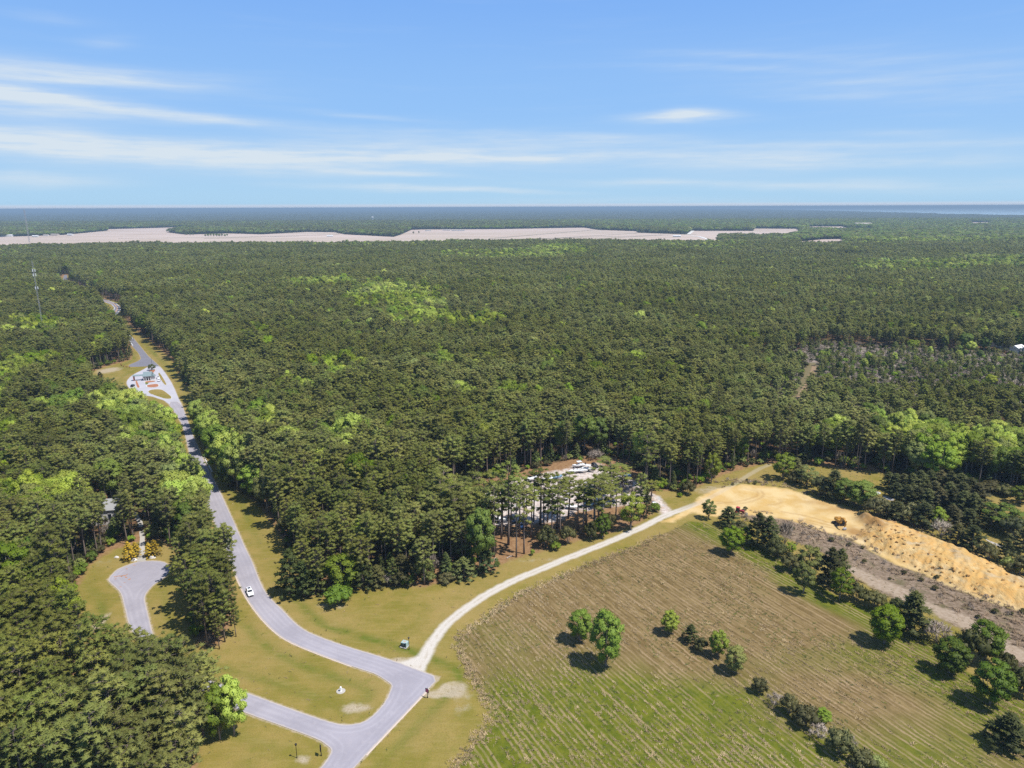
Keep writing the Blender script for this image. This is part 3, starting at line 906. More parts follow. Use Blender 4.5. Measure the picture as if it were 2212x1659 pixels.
# ------------------------------------------------------------------ foliage materials
def leaf_mat(name, a, bcol, tip, rough=.6, trans=.36, hue=.03):
    m, t, b, out = new_mat(name)
    rand = t.n('ShaderNodeObjectInfo').outputs['Random']
    tint = t.attr('tint')
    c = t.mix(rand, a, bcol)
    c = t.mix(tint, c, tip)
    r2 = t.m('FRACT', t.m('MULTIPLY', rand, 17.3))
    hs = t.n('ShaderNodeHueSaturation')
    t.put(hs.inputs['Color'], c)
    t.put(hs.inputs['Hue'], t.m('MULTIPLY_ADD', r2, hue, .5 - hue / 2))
    # stands differ from one part of the wood to another, and tree from tree
    loc = t.n('ShaderNodeObjectInfo').outputs['Location']
    stand = t.step(t.noise(loc, .0085, 3), .34, .66)
    t.put(hs.inputs['Value'], t.m('MULTIPLY', t.m('MULTIPLY_ADD', t.m('FRACT', t.m('MULTIPLY', rand, 5.7)), .66, .70), t.m('MULTIPLY_ADD', stand, .34, .86)))
    t.put(hs.inputs['Saturation'], t.m('MULTIPLY_ADD', stand, -.15, 1.08))
    t.put(b.inputs['Base Color'], hs.outputs[0])
    b.inputs['Roughness'].default_value = rough
    b.inputs['Specular IOR Level'].default_value = .25
    tr = t.n('ShaderNodeBsdfTranslucent')
    t.put(tr.inputs[0], hs.outputs[0])
    mx = t.n('ShaderNodeMixShader')
    mx.inputs[0].default_value = trans
    t.nt.links.new(b.outputs[0], mx.inputs[1])
    t.nt.links.new(tr.outputs[0], mx.inputs[2])
    t.nt.links.new(mx.outputs[0], out.inputs[0])
    return m


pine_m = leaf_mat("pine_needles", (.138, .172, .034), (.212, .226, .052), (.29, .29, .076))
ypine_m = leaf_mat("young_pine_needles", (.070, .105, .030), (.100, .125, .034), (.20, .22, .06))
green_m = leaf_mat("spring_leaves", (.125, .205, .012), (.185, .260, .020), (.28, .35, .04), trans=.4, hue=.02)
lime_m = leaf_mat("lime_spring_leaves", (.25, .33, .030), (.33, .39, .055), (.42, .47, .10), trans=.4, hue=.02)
mid_m = leaf_mat("mid_green_leaves", (.085, .135, .014), (.120, .170, .020), (.19, .24, .035), trans=.35)
olive_m = leaf_mat("olive_shrub_leaves", (.075, .080, .024), (.110, .105, .035), (.20, .18, .07))
dark_m2 = leaf_mat("dark_evergreen_leaves", (.050, .060, .017), (.072, .080, .022), (.14, .145, .045))
gold_m = leaf_mat("golden_conifer_foliage", (.44, .30, .018), (.50, .35, .022), (.60, .44, .04), hue=.005)
grey_m = leaf_mat("bare_grey_twigs", (.20, .17, .14), (.27, .23, .19), (.34, .29, .25), trans=.1)
sage_m = leaf_mat("pale_sage_leaves", (.165, .19, .045), (.205, .225, .06), (.28, .30, .09), trans=.35)
bark_m = simple('pine_bark', (.185, .145, .120), rough=.9, spec=.1, vary=.35, scale=2)
greybark_m = simple('grey_bark', (.27, .235, .205), rough=.9, spec=.1, vary=.3, scale=2)


# ------------------------------------------------------------------ tree shapes (arrays)
def face_out(v, f, tn, c, lift, sc):
    """rounded shading normals about a tuft's centre, windings turned to agree with them"""
    n = (v - c) / sc / sc + np.array([0, 0, lift])
    n /= np.linalg.norm(n, axis=1)[:, None] + 1e-9
    g = np.cross(v[f[:, 1]] - v[f[:, 0]], v[f[:, 2]] - v[f[:, 0]])
    bad = (g * n[f].mean(1)).sum(1) < 0
    f = f.copy()
    f[bad] = f[bad][:, ::-1]
    return v, f, tn, n


def clump(r, c, rad, flat, k, width, core=True, up=.35):
    """one tuft: k blades sticking out of a small darker core, added to block light; returns verts, tris, tints"""
    d = r.normal(size=(k, 3))
    d[:, 2] += up
    d /= np.linalg.norm(d, axis=1)[:, None]
    side = np.cross(d, r.normal(size=(k, 3)))
    side /= np.linalg.norm(side, axis=1)[:, None] + 1e-9
    ln = rad * r.uniform(.75, 1.35, k)[:, None]
    sc = np.array([1, 1, flat])
    base = d * rad * .25
    w = side * (width * r.uniform(.7, 1.3, k))[:, None]
    a, b_, tip = (base - w) * sc + c, (base + w) * sc + c, (d * ln) * sc + c
    v = np.stack([a, b_, tip], 1).reshape(-1, 3)
    f = np.arange(3 * k).reshape(-1, 3)
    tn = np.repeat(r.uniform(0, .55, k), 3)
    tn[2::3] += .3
    if core:
        q = np.array([(1, 0, 0), (0, 1, 0), (-1, 0, 0), (0, -1, 0), (0, 0, 1), (0, 0, -1)]) * rad * .62 * sc + c
        cf = np.array([(0, 1, 4), (1, 2, 4), (2, 3, 4), (3, 0, 4), (1, 0, 5), (2, 1, 5), (3, 2, 5), (0, 3, 5)]) + len(v)
        v = np.concatenate([v, q])
        f = np.concatenate([f, cf])
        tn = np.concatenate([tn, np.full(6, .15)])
    return face_out(v, f, tn, c, rad * .35, sc)


def leafball(r, c, rad, k, size):
    """a lobe of leaf-sized faces round a solid heart"""
    d = r.normal(size=(k, 3))
    d /= np.linalg.norm(d, axis=1)[:, None]
    p = d * (rad * r.uniform(.72, 1.12, k))[:, None] * np.array([1, 1, .82]) + c
    nrm = d + r.normal(size=(k, 3)) * .55
    nrm /= np.linalg.norm(nrm, axis=1)[:, None]
    u = np.cross(nrm, r.normal(size=(k, 3)))
    u /= np.linalg.norm(u, axis=1)[:, None] + 1e-9
    w = np.cross(nrm, u)
    s = (size * r.uniform(.6, 1.3, k))[:, None]
    v = np.stack([p - u * s, p + w * s * .6, p + u * s, p - w * s * .6], 1).reshape(-1, 3)
    i = np.arange(k) * 4
    f = np.concatenate([np.stack([i, i + 1, i + 2], 1), np.stack([i, i + 2, i + 3], 1)])
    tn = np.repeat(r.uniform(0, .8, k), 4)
    n = len(v)
    ph = np.linspace(0, math.pi, 5)[1:-1]
    q = [(0, 0, 1)] + [(math.sin(a) * math.cos(tt), math.sin(a) * math.sin(tt), math.cos(a)) for a in ph for tt in np.arange(6) * math.pi / 3] + [(0, 0, -1)]
    q = np.array(q) * rad * .72 * np.array([1, 1, .82]) + c
    cf = [(0, 1 + j, 1 + (j + 1) % 6) for j in range(6)]
    for a in range(2):
        for j in range(6):
            x0, x1 = 1 + a * 6 + j, 1 + a * 6 + (j + 1) % 6
            cf += [(x0, x0 + 6, x1 + 6), (x0, x1 + 6, x1)]
    cf += [(19, 13 + (j + 1) % 6, 13 + j) for j in range(6)]
    return face_out(np.concatenate([v, q]), np.concatenate([f, np.array(cf) + n]), np.concatenate([tn, np.full(len(q), .1)]), c, rad * .25, np.array([1, 1, .82]))


def gather(parts, centre=None, k=.9):
    V, Fc, T, NN, o = [], [], [], [], 0
    for v, f, tn, nv in parts:
        V.append(v)
        NN.append(nv)
        Fc.append(f + o)
        T.append(tn)
        o += len(v)
    V, Fc, T, NN = map(np.concatenate, (V, Fc, T, NN))
    if centre is not None:          # shade each tuft partly as a piece of the whole crown
        q = V - centre
        q /= np.linalg.norm(q, axis=1)[:, None] + 1e-9
        NN = NN + k * q
        NN /= np.linalg.norm(NN, axis=1)[:, None] + 1e-9
        g = np.cross(V[Fc[:, 1]] - V[Fc[:, 0]], V[Fc[:, 2]] - V[Fc[:, 0]])
        bad = (g * NN[Fc].mean(1)).sum(1) < 0
        Fc[bad] = Fc[bad][:, ::-1]
    return V, Fc, T, NN


def trunk_arrays(r, h, r0, bend=.3, limbs=(), n=7, top=.97):
    pts, rad = [], []
    bx, by = r.uniform(-bend, bend, 2)
    for k in range(7):
        u = k / 6
        pts.append((bx * math.sin(u * 2.5), by * math.sin(u * 2.1), u * h * top))
        rad.append(r0 * (1 - u) ** .75 + .03 + (.12 * r0 if k == 0 else 0))
    mb = MB().tube(pts, rad, n)
    for (a, b_, rr) in limbs:
        mb.tube([a, ((a[0] + b_[0]) / 2, (a[1] + b_[1]) / 2, (a[2] * .6 + b_[2] * .4)), b_], [rr, rr * .7, rr * .3], 4)
    return np.array(mb.v), mb.f


def pine(seed, h=20.0, cb=.52, rad=3.6, nl=36, k=30, wid=.105, dome=.45, lop=0.0, cl=.80, lowpoly=False):
    """loblolly-like crown: bare trunk, layered tufts on whorled limbs"""
    r = np.random.default_rng(seed)
    parts, limbs = [], []
    z0 = cb * h
    la = r.uniform(0, 6.28)
    for i in range(nl):
        u = (i + r.uniform(0, .9)) / nl
        z = z0 + (h * .955 - z0) * u ** .85
        aa = i * 2.4 + r.uniform(-.5, .5)
        pr = (.55 + .45 * u / dome) if u < dome else math.sqrt(max(0, 1 - ((u - dome) / (1.04 - dome)) ** 2))
        L = rad * pr * r.uniform(.62, 1.12) * (1 + lop * math.cos(aa - la))
        tip = np.array([L * math.cos(aa), L * math.sin(aa), z + L * r.uniform(.02, .28)])
        limbs.append(((0, 0, z - .3), tuple(tip), .035 * h / 10 + .01))
        nn = 2 if lowpoly else 3
        for q, fr_ in enumerate(np.linspace(.5, 1.0, nn) if L > 1.3 else [.9]):
            c = np.array([0, 0, z]) * (1 - fr_) + tip * fr_ + r.normal(size=3) * np.array([.35, .35, .22])
            rc = cl * r.uniform(.75, 1.2) * (1.15 if lowpoly else 1)
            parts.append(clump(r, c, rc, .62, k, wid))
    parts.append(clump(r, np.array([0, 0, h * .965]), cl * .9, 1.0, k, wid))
    return gather(parts, np.array([0, 0, h * (cb * .55 + .36)]), .6), trunk_arrays(r, h, .011 * h, .35, limbs)


def cone_pine(seed, h=9.0, rad=2.4, nl=42, k=22, wid=.11):
    """young pine or cedar, foliage down to the ground"""
    r = np.random.default_rng(seed)
    parts, limbs = [], []
    for i in range(nl):
        u = (i + r.uniform(0, .9)) / nl
        z = h * (.05 + .9 * u)
        aa = i * 2.4 + r.uniform(-.4, .4)
        L = rad * (1 - u) ** .8 * r.uniform(.7, 1.15) + .15
        tip = np.array([L * math.cos(aa), L * math.sin(aa), z + L * .25])
        if i % 3 == 0:
            limbs.append(((0, 0, z), tuple(tip), .04))
        for fr_ in ([.55, 1.0] if L > .9 else [.8]):
            c = np.array([0, 0, z]) * (1 - fr_) + tip * fr_
            parts.append(clump(r, c, .62 * r.uniform(.8, 1.2) * h / 9, .8, k, wid, up=.6))
    parts.append(clump(r, np.array([0, 0, h * .95]), .45 * h / 9, 1.4, k, wid, up=1.2))
    return gather(parts, np.array([0, 0, h * .35]), .7), trunk_arrays(r, h, .012 * h, .1, limbs)


def broadleaf(seed, h=14.0, cb=.28, rad=4.2, lobes=28, k=110, size=.26, egg=0.0, lobe_r=.31):
    r = np.random.default_rng(seed)
    parts, limbs = [], []
    zc_, hz = h * (1 + cb) / 2, h * (1 - cb) / 2
    for i in range(lobes):
        u = (i + .5) / lobes
        ph = math.acos(1 - 2 * u)
        aa = i * 2.4 + r.uniform(-.5, .5)
        s_ = r.uniform(.50, .82)
        zz = math.cos(ph) * s_
        taper = 1 - egg * zz
        c = np.array([rad * s_ * taper * math.sin(ph) * math.cos(aa), rad * s_ * taper * math.sin(ph) * math.sin(aa), zc_ + hz * zz])
        rr = lobe_r * rad * r.uniform(.7, 1.25) * (1 - .25 * max(zz, 0))
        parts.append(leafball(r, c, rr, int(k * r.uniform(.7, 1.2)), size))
        if i % 2 == 0:
            limbs.append(((0, 0, h * cb * r.uniform(.7, 1.5)), tuple(c), .05 * h / 10))
    return gather(parts, np.array([0, 0, h * (cb + .25)]), .9), trunk_arrays(r, h * .8, .014 * h, .25, limbs)


def shrub(seed, h=3.0, rad=1.8, lobes=11, k=55, size=.17, twig=False):
    r = np.random.default_rng(seed)
    parts, limbs = [], []
    for i in range(lobes):
        aa = i * 2.4
        rr_ = rad * math.sqrt((i + .3) / lobes) * .78
        zz = h * (.72 - .45 * (rr_ / rad) ** 2) * r.uniform(.75, 1.15)
        c = np.array([rr_ * math.cos(aa), rr_ * math.sin(aa), zz])
        if twig:
            parts.append(clump(r, c, .62 * rad * .6, 1.3, k, .035, core=False, up=.8))
        else:
            parts.append(leafball(r, c, .40 * rad * r.uniform(.75, 1.2), k, size))
        limbs.append(((0, 0, .05), tuple(c), .035))
    return gather(parts), trunk_arrays(r, h * .5, .04, .1, limbs)


def proto_mesh(name, arr, mat):
    v, f, tn, nv = arr
    o = mesh_obj(name, v, f, mat, attrs={'tint': tn}, link=False, smooth=True)
    me = o.data
    me.normals_split_custom_set_from_vertices([tuple(q) for q in nv])
    bpy.data.objects.remove(o)
    return me


def trunk_mesh(name, arr, mat):
    o = mesh_obj(name, arr[0], arr[1], mat, smooth=True, link=False)
    me = o.data
    bpy.data.objects.remove(o)
    return me


SHAPES = {}


def pair(kind, arrs, mat, bark):
    pr = (proto_mesh('crown', arrs[0], mat), trunk_mesh('trunk', arrs[1], bark))
    SHAPES[pr[0].name] = (arrs, mat, bark)
    return pr


PINE_SPECS = [dict(seed=1, h=20, cb=.44, rad=3.6), dict(seed=2, h=21, cb=.52, rad=3.2, dome=.35), dict(seed=3, h=19, cb=.38, rad=4.1, nl=44), dict(seed=4, h=20, cb=.58, rad=3.2, nl=30, dome=.5),
              dict(seed=5, h=20, cb=.46, rad=3.8, lop=.35), dict(seed=6, h=22, cb=.46, rad=2.9, nl=36, dome=.3), dict(seed=7, h=19, cb=.60, rad=3.5, nl=26, dome=.55), dict(seed=8, h=20, cb=.34, rad=3.5, nl=46, dome=.28)]
PINE_LOOK = ['rounded full crown', 'narrow high crown', 'broad dense crown', 'short crown high on its trunk', 'lopsided crown', 'slim pointed crown', 'flat open crown', 'deep tapering crown']
PINE_ARR = [pine(**s) for s in PINE_SPECS]
PINES = [pair('pine', a, pine_m, bark_m) for a in PINE_ARR]
YOUNG_ARR = [cone_pine(21), cone_pine(22, rad=2.0), cone_pine(23, rad=2.8, nl=48)]
YOUNG = [pair('young', a, ypine_m, bark_m) for a in YOUNG_ARR]
BROAD_ARR = [broadleaf(31), broadleaf(32, rad=4.6, lobes=32), broadleaf(33, h=15, rad=3.8, egg=.25), broadleaf(34, rad=4.0, cb=.2, lobes=26)]
BROAD = {n: [pair('broad', a, m, greybark_m) for a in BROAD_ARR] for n, m in dict(green=green_m, lime=lime_m, mid=mid_m, pale=sage_m).items()}
SMALL_ARR = [broadleaf(41, h=8, cb=.10, rad=2.6, lobes=40, k=130, size=.135, egg=.35, lobe_r=.26), broadleaf(42, h=8, cb=.08, rad=2.5, lobes=36, k=130, size=.135, egg=.15, lobe_r=.28), broadleaf(43, h=8, cb=.12, rad=2.5, lobes=28, k=110, size=.135, egg=.25, lobe_r=.25)]
SHRUB_ARR = [shrub(51), shrub(52, lobes=13), shrub(53, h=2.6)]
TWIG_ARR = [shrub(61, twig=True, lobes=12, k=60), shrub(62, twig=True, lobes=9, k=70)]
SM = {n: [pair('small', a, m, greybark_m) for a in SMALL_ARR] for n, m in dict(green=green_m, mid=mid_m, lime=lime_m, sage=sage_m, gold=gold_m).items()}
SH = {n: [pair('shrub', a, m, greybark_m) for a in SHRUB_ARR] for n, m in dict(olive=olive_m, dark=dark_m2, mid=mid_m, green=green_m, sage=sage_m).items()}
TW = [pair('twig', a, grey_m, greybark_m) for a in TWIG_ARR]
CONE = {n: [pair('cone', a, m, bark_m) for a in YOUNG_ARR] for n, m in dict(dark=dark_m2, gold=gold_m, young=ypine_m, olive=olive_m).items()}
NOMINAL = {}
for grp in (list(zip(PINES, PINE_ARR)) + list(zip(YOUNG, YOUNG_ARR)) + [z_ for v in BROAD.values() for z_ in zip(v, BROAD_ARR)] + [z_ for v in SM.values() for z_ in zip(v, SMALL_ARR)] + [z_ for v in SH.values() for z_ in zip(v, SHRUB_ARR)] + list(zip(TW, TWIG_ARR)) + [z_ for v in CONE.values() for z_ in zip(v, YOUNG_ARR)]):
    v = grp[1][0][0]
    rr_ = np.hypot(v[:, 0], v[:, 1])
    NOMINAL[grp[0][0].name] = (float(np.percentile(v[:, 2], 99.5)), float(np.percentile(rr_, 97)))


def plant(name, pr, x, y, z, sx, sz, rz, label, cat, group=None):
    """one tree or shrub: an Empty at its foot with a trunk and a crown"""
    e = bpy.data.objects.new(name, None)
    COL.objects.link(e)
    e.location = (x, y, z)
    e.rotation_euler = (0, 0, rz)
    e.scale = (sx, sx, sz)
    tag(e, label, cat, group)
    for nm, me in (('crown', pr[0]), ('trunk', pr[1])):
        o = bpy.data.objects.new(nm, me)
        COL.objects.link(o)
        o.parent = e
    return e


def plant_at(name, pr, base, top_y, width, label, cat, group=None, dz=0.0):
    x, y = G(*base)
    h = max(height_of(base, top_y), .6)
    w = width / ppm(*base)
    nh, nr = NOMINAL[pr[0].name]
    return plant(name, pr, x, y, ground_z(x, y) + dz, w / 2 / nr, h / nh, rnd.uniform(0, 6.28), label, cat, group)


# ------------------------------------------------------------------ where the woods stand
def hexgrid(x0, x1, y0, y1, s, seed):
    r = np.random.default_rng(seed)
    ys_ = np.arange(y0, y1, s * .87)
    xs_ = np.arange(x0, x1, s)
    X, Y = np.meshgrid(xs_, ys_)
    X = X + (np.arange(len(ys_)) % 2)[:, None] * s / 2
    X = X + r.uniform(-.42, .42, X.shape) * s
    Y = Y + r.uniform(-.42, .42, Y.shape) * s
    return X.ravel(), Y.ravel()


def wedge(x, y, pad):
    return np.abs(x) < (y * .78 + pad)


def ell(pxs, pys, cx, cy, rx, ry):
    return ((pxs - cx) / rx) ** 2 + ((pys - cy) / ry) ** 2


bands = [(96, 700, 5.7, 60), (700, 1500, 6.6, 60), (1500, 2420, 7.6, 60), (2420, 6200, 13.0, 100)]
tx, ty = [], []
for i, (ya, yb, s_, pad) in enumerate(bands):
    hw = yb * .80 + pad
    x, y = hexgrid(-hw, hw, ya, yb, s_, 100 + i)
    k = wedge(x, y, pad)
    tx.append(x[k])
    ty.append(y[k])
tx, ty = np.concatenate(tx), np.concatenate(ty)
open_ = np.full(tx.shape, -1e9)
for k, gap in (('lawn', 0.0), ('field', 1), ('sand', 2), ('scrub', 1), ('lotclear', 0.0), ('road', 2.5), ('road_far', 4), ('cul', 3), ('drive', 1.8), ('gate', 3), ('trailclear', 0)):
    open_ = np.maximum(open_, sdist(tx, ty, POLY[k]) + gap)
for p in FARP:
    open_ = np.maximum(open_, sdist(tx, ty, p) + 2)
keep = open_ < 0
# the near wood stops at the farm fields; beyond them woods go on in blocks
pX, pY, pD = proj(tx, ty, 0.0)
pYc = proj(tx, ty, 15.0)[1]
edge_y = 2330 + 60 * vnoise(tx, ty * 0, 160, 41)
land = ~(sdist(tx, ty, np.array(sp + rim)) > -40)
keep &= land & (ty > 112)
gapsR = sdist(tx, ty, POLY['scrub2'])
keep &= ~((gapsR > 0) & (rng.random(tx.shape) > .50 + .30 * vnoise(tx, ty, 28, 42)))
sc = (pX > 1640) & (pY > 700) & (pY < 960) & (gapsR < 0)
keep &= ~(sc & (rng.random(tx.shape) < .28))
keep &= rng.random(tx.shape) > .05
HOUSES = [(ZQ(300, 330), 8, 5), (ZL(425, 800), 7, 9), ((2142, 748), 8, 9), ((2196, 763), 7, 4), ((545, 648), 9, 10), ((138, 549), 14, 16)]
for hp_, hr_, hf_ in HOUSES:       # house plots: open ground round the walls and towards the lane in front
    hx_, hy_ = G(*hp_)
    dh_ = np.hypot(hx_, hy_)
    al_ = ((tx - hx_) * -hx_ + (ty - hy_) * -hy_) / dh_
    ac_ = np.abs((tx - hx_) * hy_ - (ty - hy_) * hx_) / dh_
    keep &= ~((np.hypot(tx - hx_, ty - hy_) < hr_) | ((al_ > 0) & (al_ < hr_ + hf_) & (ac_ < 4.5) & (rng.random(tx.shape) < .75)))
dist_edge = -open_
tx, ty, pX, pY, pYc, pD, gapsR, dist_edge = [q[keep] for q in (tx, ty, pX, pY, pYc, pD, gapsR, dist_edge)]
N = len(tx)
# spring-green broadleaved trees stand in drifts
bl = np.full(N, .045)
DRIFT = [(845, 640, 80, 24, .85), (700, 610, 60, 8, .7), (900, 665, 60, 22, .7), (960, 690, 40, 12, .6), (1045, 692, 45, 10, .55), (1090, 550, 130, 9, .45), (1210, 540, 60, 12, .5), (560, 720, 30, 12, .3), (640, 840, 40, 22, .45), (740, 790, 60, 20, .35), (600, 860, 30, 15, .5), (1010, 848, 30, 10, .6), (1115, 852, 45, 9, .6), (880, 690, 40, 14, .5), (960, 780, 50, 10, .35),
         (1960, 920, 60, 30, .9), (2040, 945, 60, 25, .9), (2150, 940, 60, 25, .85), (1785, 918, 32, 10, .9), (2190, 960, 50, 20, .9), (25, 800, 40, 24, .7), (75, 775, 50, 15, .6), (90, 700, 60, 20, .5), (90, 1060, 70, 22, .9), (150, 1050, 45, 20, .8), (10, 900, 30, 30, .5), (280, 880, 55, 22, .7), (330, 900, 40, 30, .55), (385, 945, 24, 22, .95), (395, 1005, 30, 40, .85), (410, 1050, 22, 30, .6), (300, 920, 40, 30, .4), (250, 1080, 20, 14, .3), (140, 870, 40, 10, .5),
         (450, 930, 30, 30, .95), (490, 990, 42, 35, .9), (530, 1040, 45, 30, .6), (560, 900, 50, 30, .35), (750, 945, 32, 22, .8), (470, 1010, 30, 30, .9), (620, 1000, 60, 40, .15), (2100, 700, 200, 40, .12), (1980, 570, 120, 12, .4), (2150, 560, 80, 12, .45), (1700, 470, 500, 22, .45), (2000, 500, 300, 22, .5), (700, 520, 300, 10, .25), (1500, 530, 120, 10, .3), (480, 1170, 0, 0, 0), (1540, 1010, 16, 22, .9), (1260, 960, 50, 40, .3), (540, 1120, 30, 40, .35), (215, 1170, 50, 30, .75), (60, 1190, 30, 60, .3), (190, 1290, 20, 30, .6)]
for (cx, cy, rx, ry, k) in DRIFT:
    if rx:
        bl = np.maximum(bl, k * np.exp(-np.maximum(ell(pX, pYc, cx, cy, rx, ry) - .9, 0) * 1.7))
bl = np.where(ty > 2350, np.maximum(bl, .22 + .3 * vnoise(tx, ty, 240, 43)), bl)
bl *= 1 + .5 * vnoise(tx, ty, 20, 44)
bl *= np.where((pX < 470) & (pY > 1390), .35, 1)
isb = rng.random(N) < np.clip(bl * np.where(bl > .2, 2.0, 1.35), 0, .96)
edge = dist_edge < 7
young = (~isb) & (((gapsR > 0) & (rng.random(N) < .62)) | (edge & (rng.random(N) < .26)))
# tall or short stands
hs = 1.0 + .15 * vnoise(tx, ty, 60, 45) + rng.normal(0, .095, N)
hs *= np.where((ty > 2420), .95, 1)
hs = np.where(isb, hs * rng.uniform(1.15, 1.5, N), hs)
hs = np.where((pX > 1500) & (pY > 560) & (pY < 1000), hs * .84, hs)
hs = np.where(gapsR > 0, hs * .60, hs)
rot = rng.uniform(0, 2 * math.pi, N)
ws = hs * rng.uniform(.86, 1.26, N) * np.where(isb, .95, 1)
ws *= np.where(ty > 1500, 1.15, 1) * np.where(ty > 2420, 1.75, 1)
var = rng.integers(0, 8, N)
pick_ = rng.random(N)
var = np.where((ty > 380) & (pick_ < .45), np.array([1, 5, 7])[rng.integers(0, 3, N)], var)
var = np.where(isb & (bl > .5) & (rng.random(N) < .45), np.array([2, 5])[rng.integers(0, 2, N)], var)
vis = (pX > -15) & (pX < 2227) & (pYc < 1690) & (pYc > 300)

# ------------------------------------------------------------------ the nearest trees, each a thing of its own

def zone_of(i):
    x, y = pX[i], pY[i]
    if y < 1090 and x > 1640 or x > 1500:
        return 5
    if x > 1000 and y < 1075:
        return 1
    if x > 520:
        return 0
    if x > 365 and 1200 < y < 1410:
        return 2
    if y > 1405:
        return 4
    return 3


def near_list(mask, n):
    ids = np.where(mask & vis)[0]
    return ids[np.argsort(pD[ids])][:n]


solo = np.zeros(N, bool)
pine_ids = near_list(~isb & ~young, 255)
young_ids = near_list(young, 40)
broad_ids = near_list(isb, 110)
WOOD = ['the wood between road and track', 'the wood behind the lot', 'the clump by the cul-de-sac', 'the wood beyond the cul-de-sac', 'the wood before the side street', 'the forest behind the sand pit']


def spots(ids):
    """where in its wood each tree stands: rows from front to back, and left to right"""
    out = {}
    for z_ in range(6):
        g = [i for i in ids if zone_of(i) == z_]
        if not g:
            continue
        qd = np.quantile(pD[g], [.2, .4, .6, .8])
        qx = np.quantile(pX[g], [.25, .5, .75])
        for i in g:
            row = ['front', 'near', 'middle', 'far', 'back'][int((pD[i] > qd).sum())]
            col = ['far left', 'left', 'right', 'far right'][int((pX[i] > qx).sum())]
            out[i] = row + ' row, ' + col + ' of ' + WOOD[z_]
    return out


SPOT = spots(list(pine_ids) + list(young_ids) + list(broad_ids))
PL = ['full round crown', 'narrow high crown', 'broad crown', 'short high crown', 'lopsided crown', 'slim pointed crown', 'flat open crown', 'deep tapering crown']
for i in pine_ids:
    plant('pine_tree', PINES[var[i]], tx[i], ty[i], 0, ws[i], hs[i], rot[i], 'pine, ' + PL[var[i]] + ', ' + SPOT[i], 'pine tree', 'pines of ' + WOOD[zone_of(i)])
    solo[i] = True
YLOOK = ['conical young pine', 'slim young pine', 'wide young pine']
for i in young_ids:
    plant('young_pine', YOUNG[var[i] % 3], tx[i], ty[i], 0, ws[i], hs[i], rot[i], YLOOK[var[i] % 3] + ', ' + SPOT[i], 'young pine', 'young pines of ' + WOOD[zone_of(i)])
    solo[i] = True
BKEY = ['green', 'green', 'lime', 'green', 'mid', 'lime', 'pale', 'mid']
BSHAPE = ['round', 'wide', 'tall', 'low']
for i in broad_ids:
    key = BKEY[var[i]]
    sh = (var[i] * 3 + int(tx[i])) % 4
    plant('broadleaf_tree', BROAD[key][sh], tx[i], ty[i], 0, ws[i], hs[i], rot[i], BSHAPE[sh] + ' ' + {'green': 'bright green', 'lime': 'lime green', 'mid': 'deep green', 'pale': 'sage green'}[key] + ' tree, ' + SPOT[i], 'tree', 'broadleaf trees of ' + WOOD[zone_of(i)])
    solo[i] = True


# ------------------------------------------------------------------ the rest of the woods: one mass each
def proto_obj(name, pr):
    """crown and trunk in one mesh, never linked to the scene: only a shape for the mass below"""
    (crown, tr), mat, bark = SHAPES[pr[0].name]
    v, f, tn, nv = crown
    n = len(v)
    tv, tf = tr
    o = mesh_obj(name, np.concatenate([v, tv]), [tuple(q) for q in f] + [tuple(i + n for i in q) for q in tf], [mat, bark], attrs={'tint': np.concatenate([tn, np.zeros(len(tv))])}, link=False, smooth=True,
                 mat_idx=[0] * len(f) + [1] * len(tf))
    me = o.data
    tn_ = np.zeros((len(tv), 3), np.float32)
    me.vertex_normals.foreach_get('vector', (allv := np.zeros(3 * (n + len(tv)), np.float32)))
    tn_ = allv.reshape(-1, 3)[n:]
    me.normals_split_custom_set_from_vertices([tuple(q) for q in np.concatenate([nv, tn_])])
    bpy.data.objects.remove(o)
    return bpy.data.objects.new(name, me)


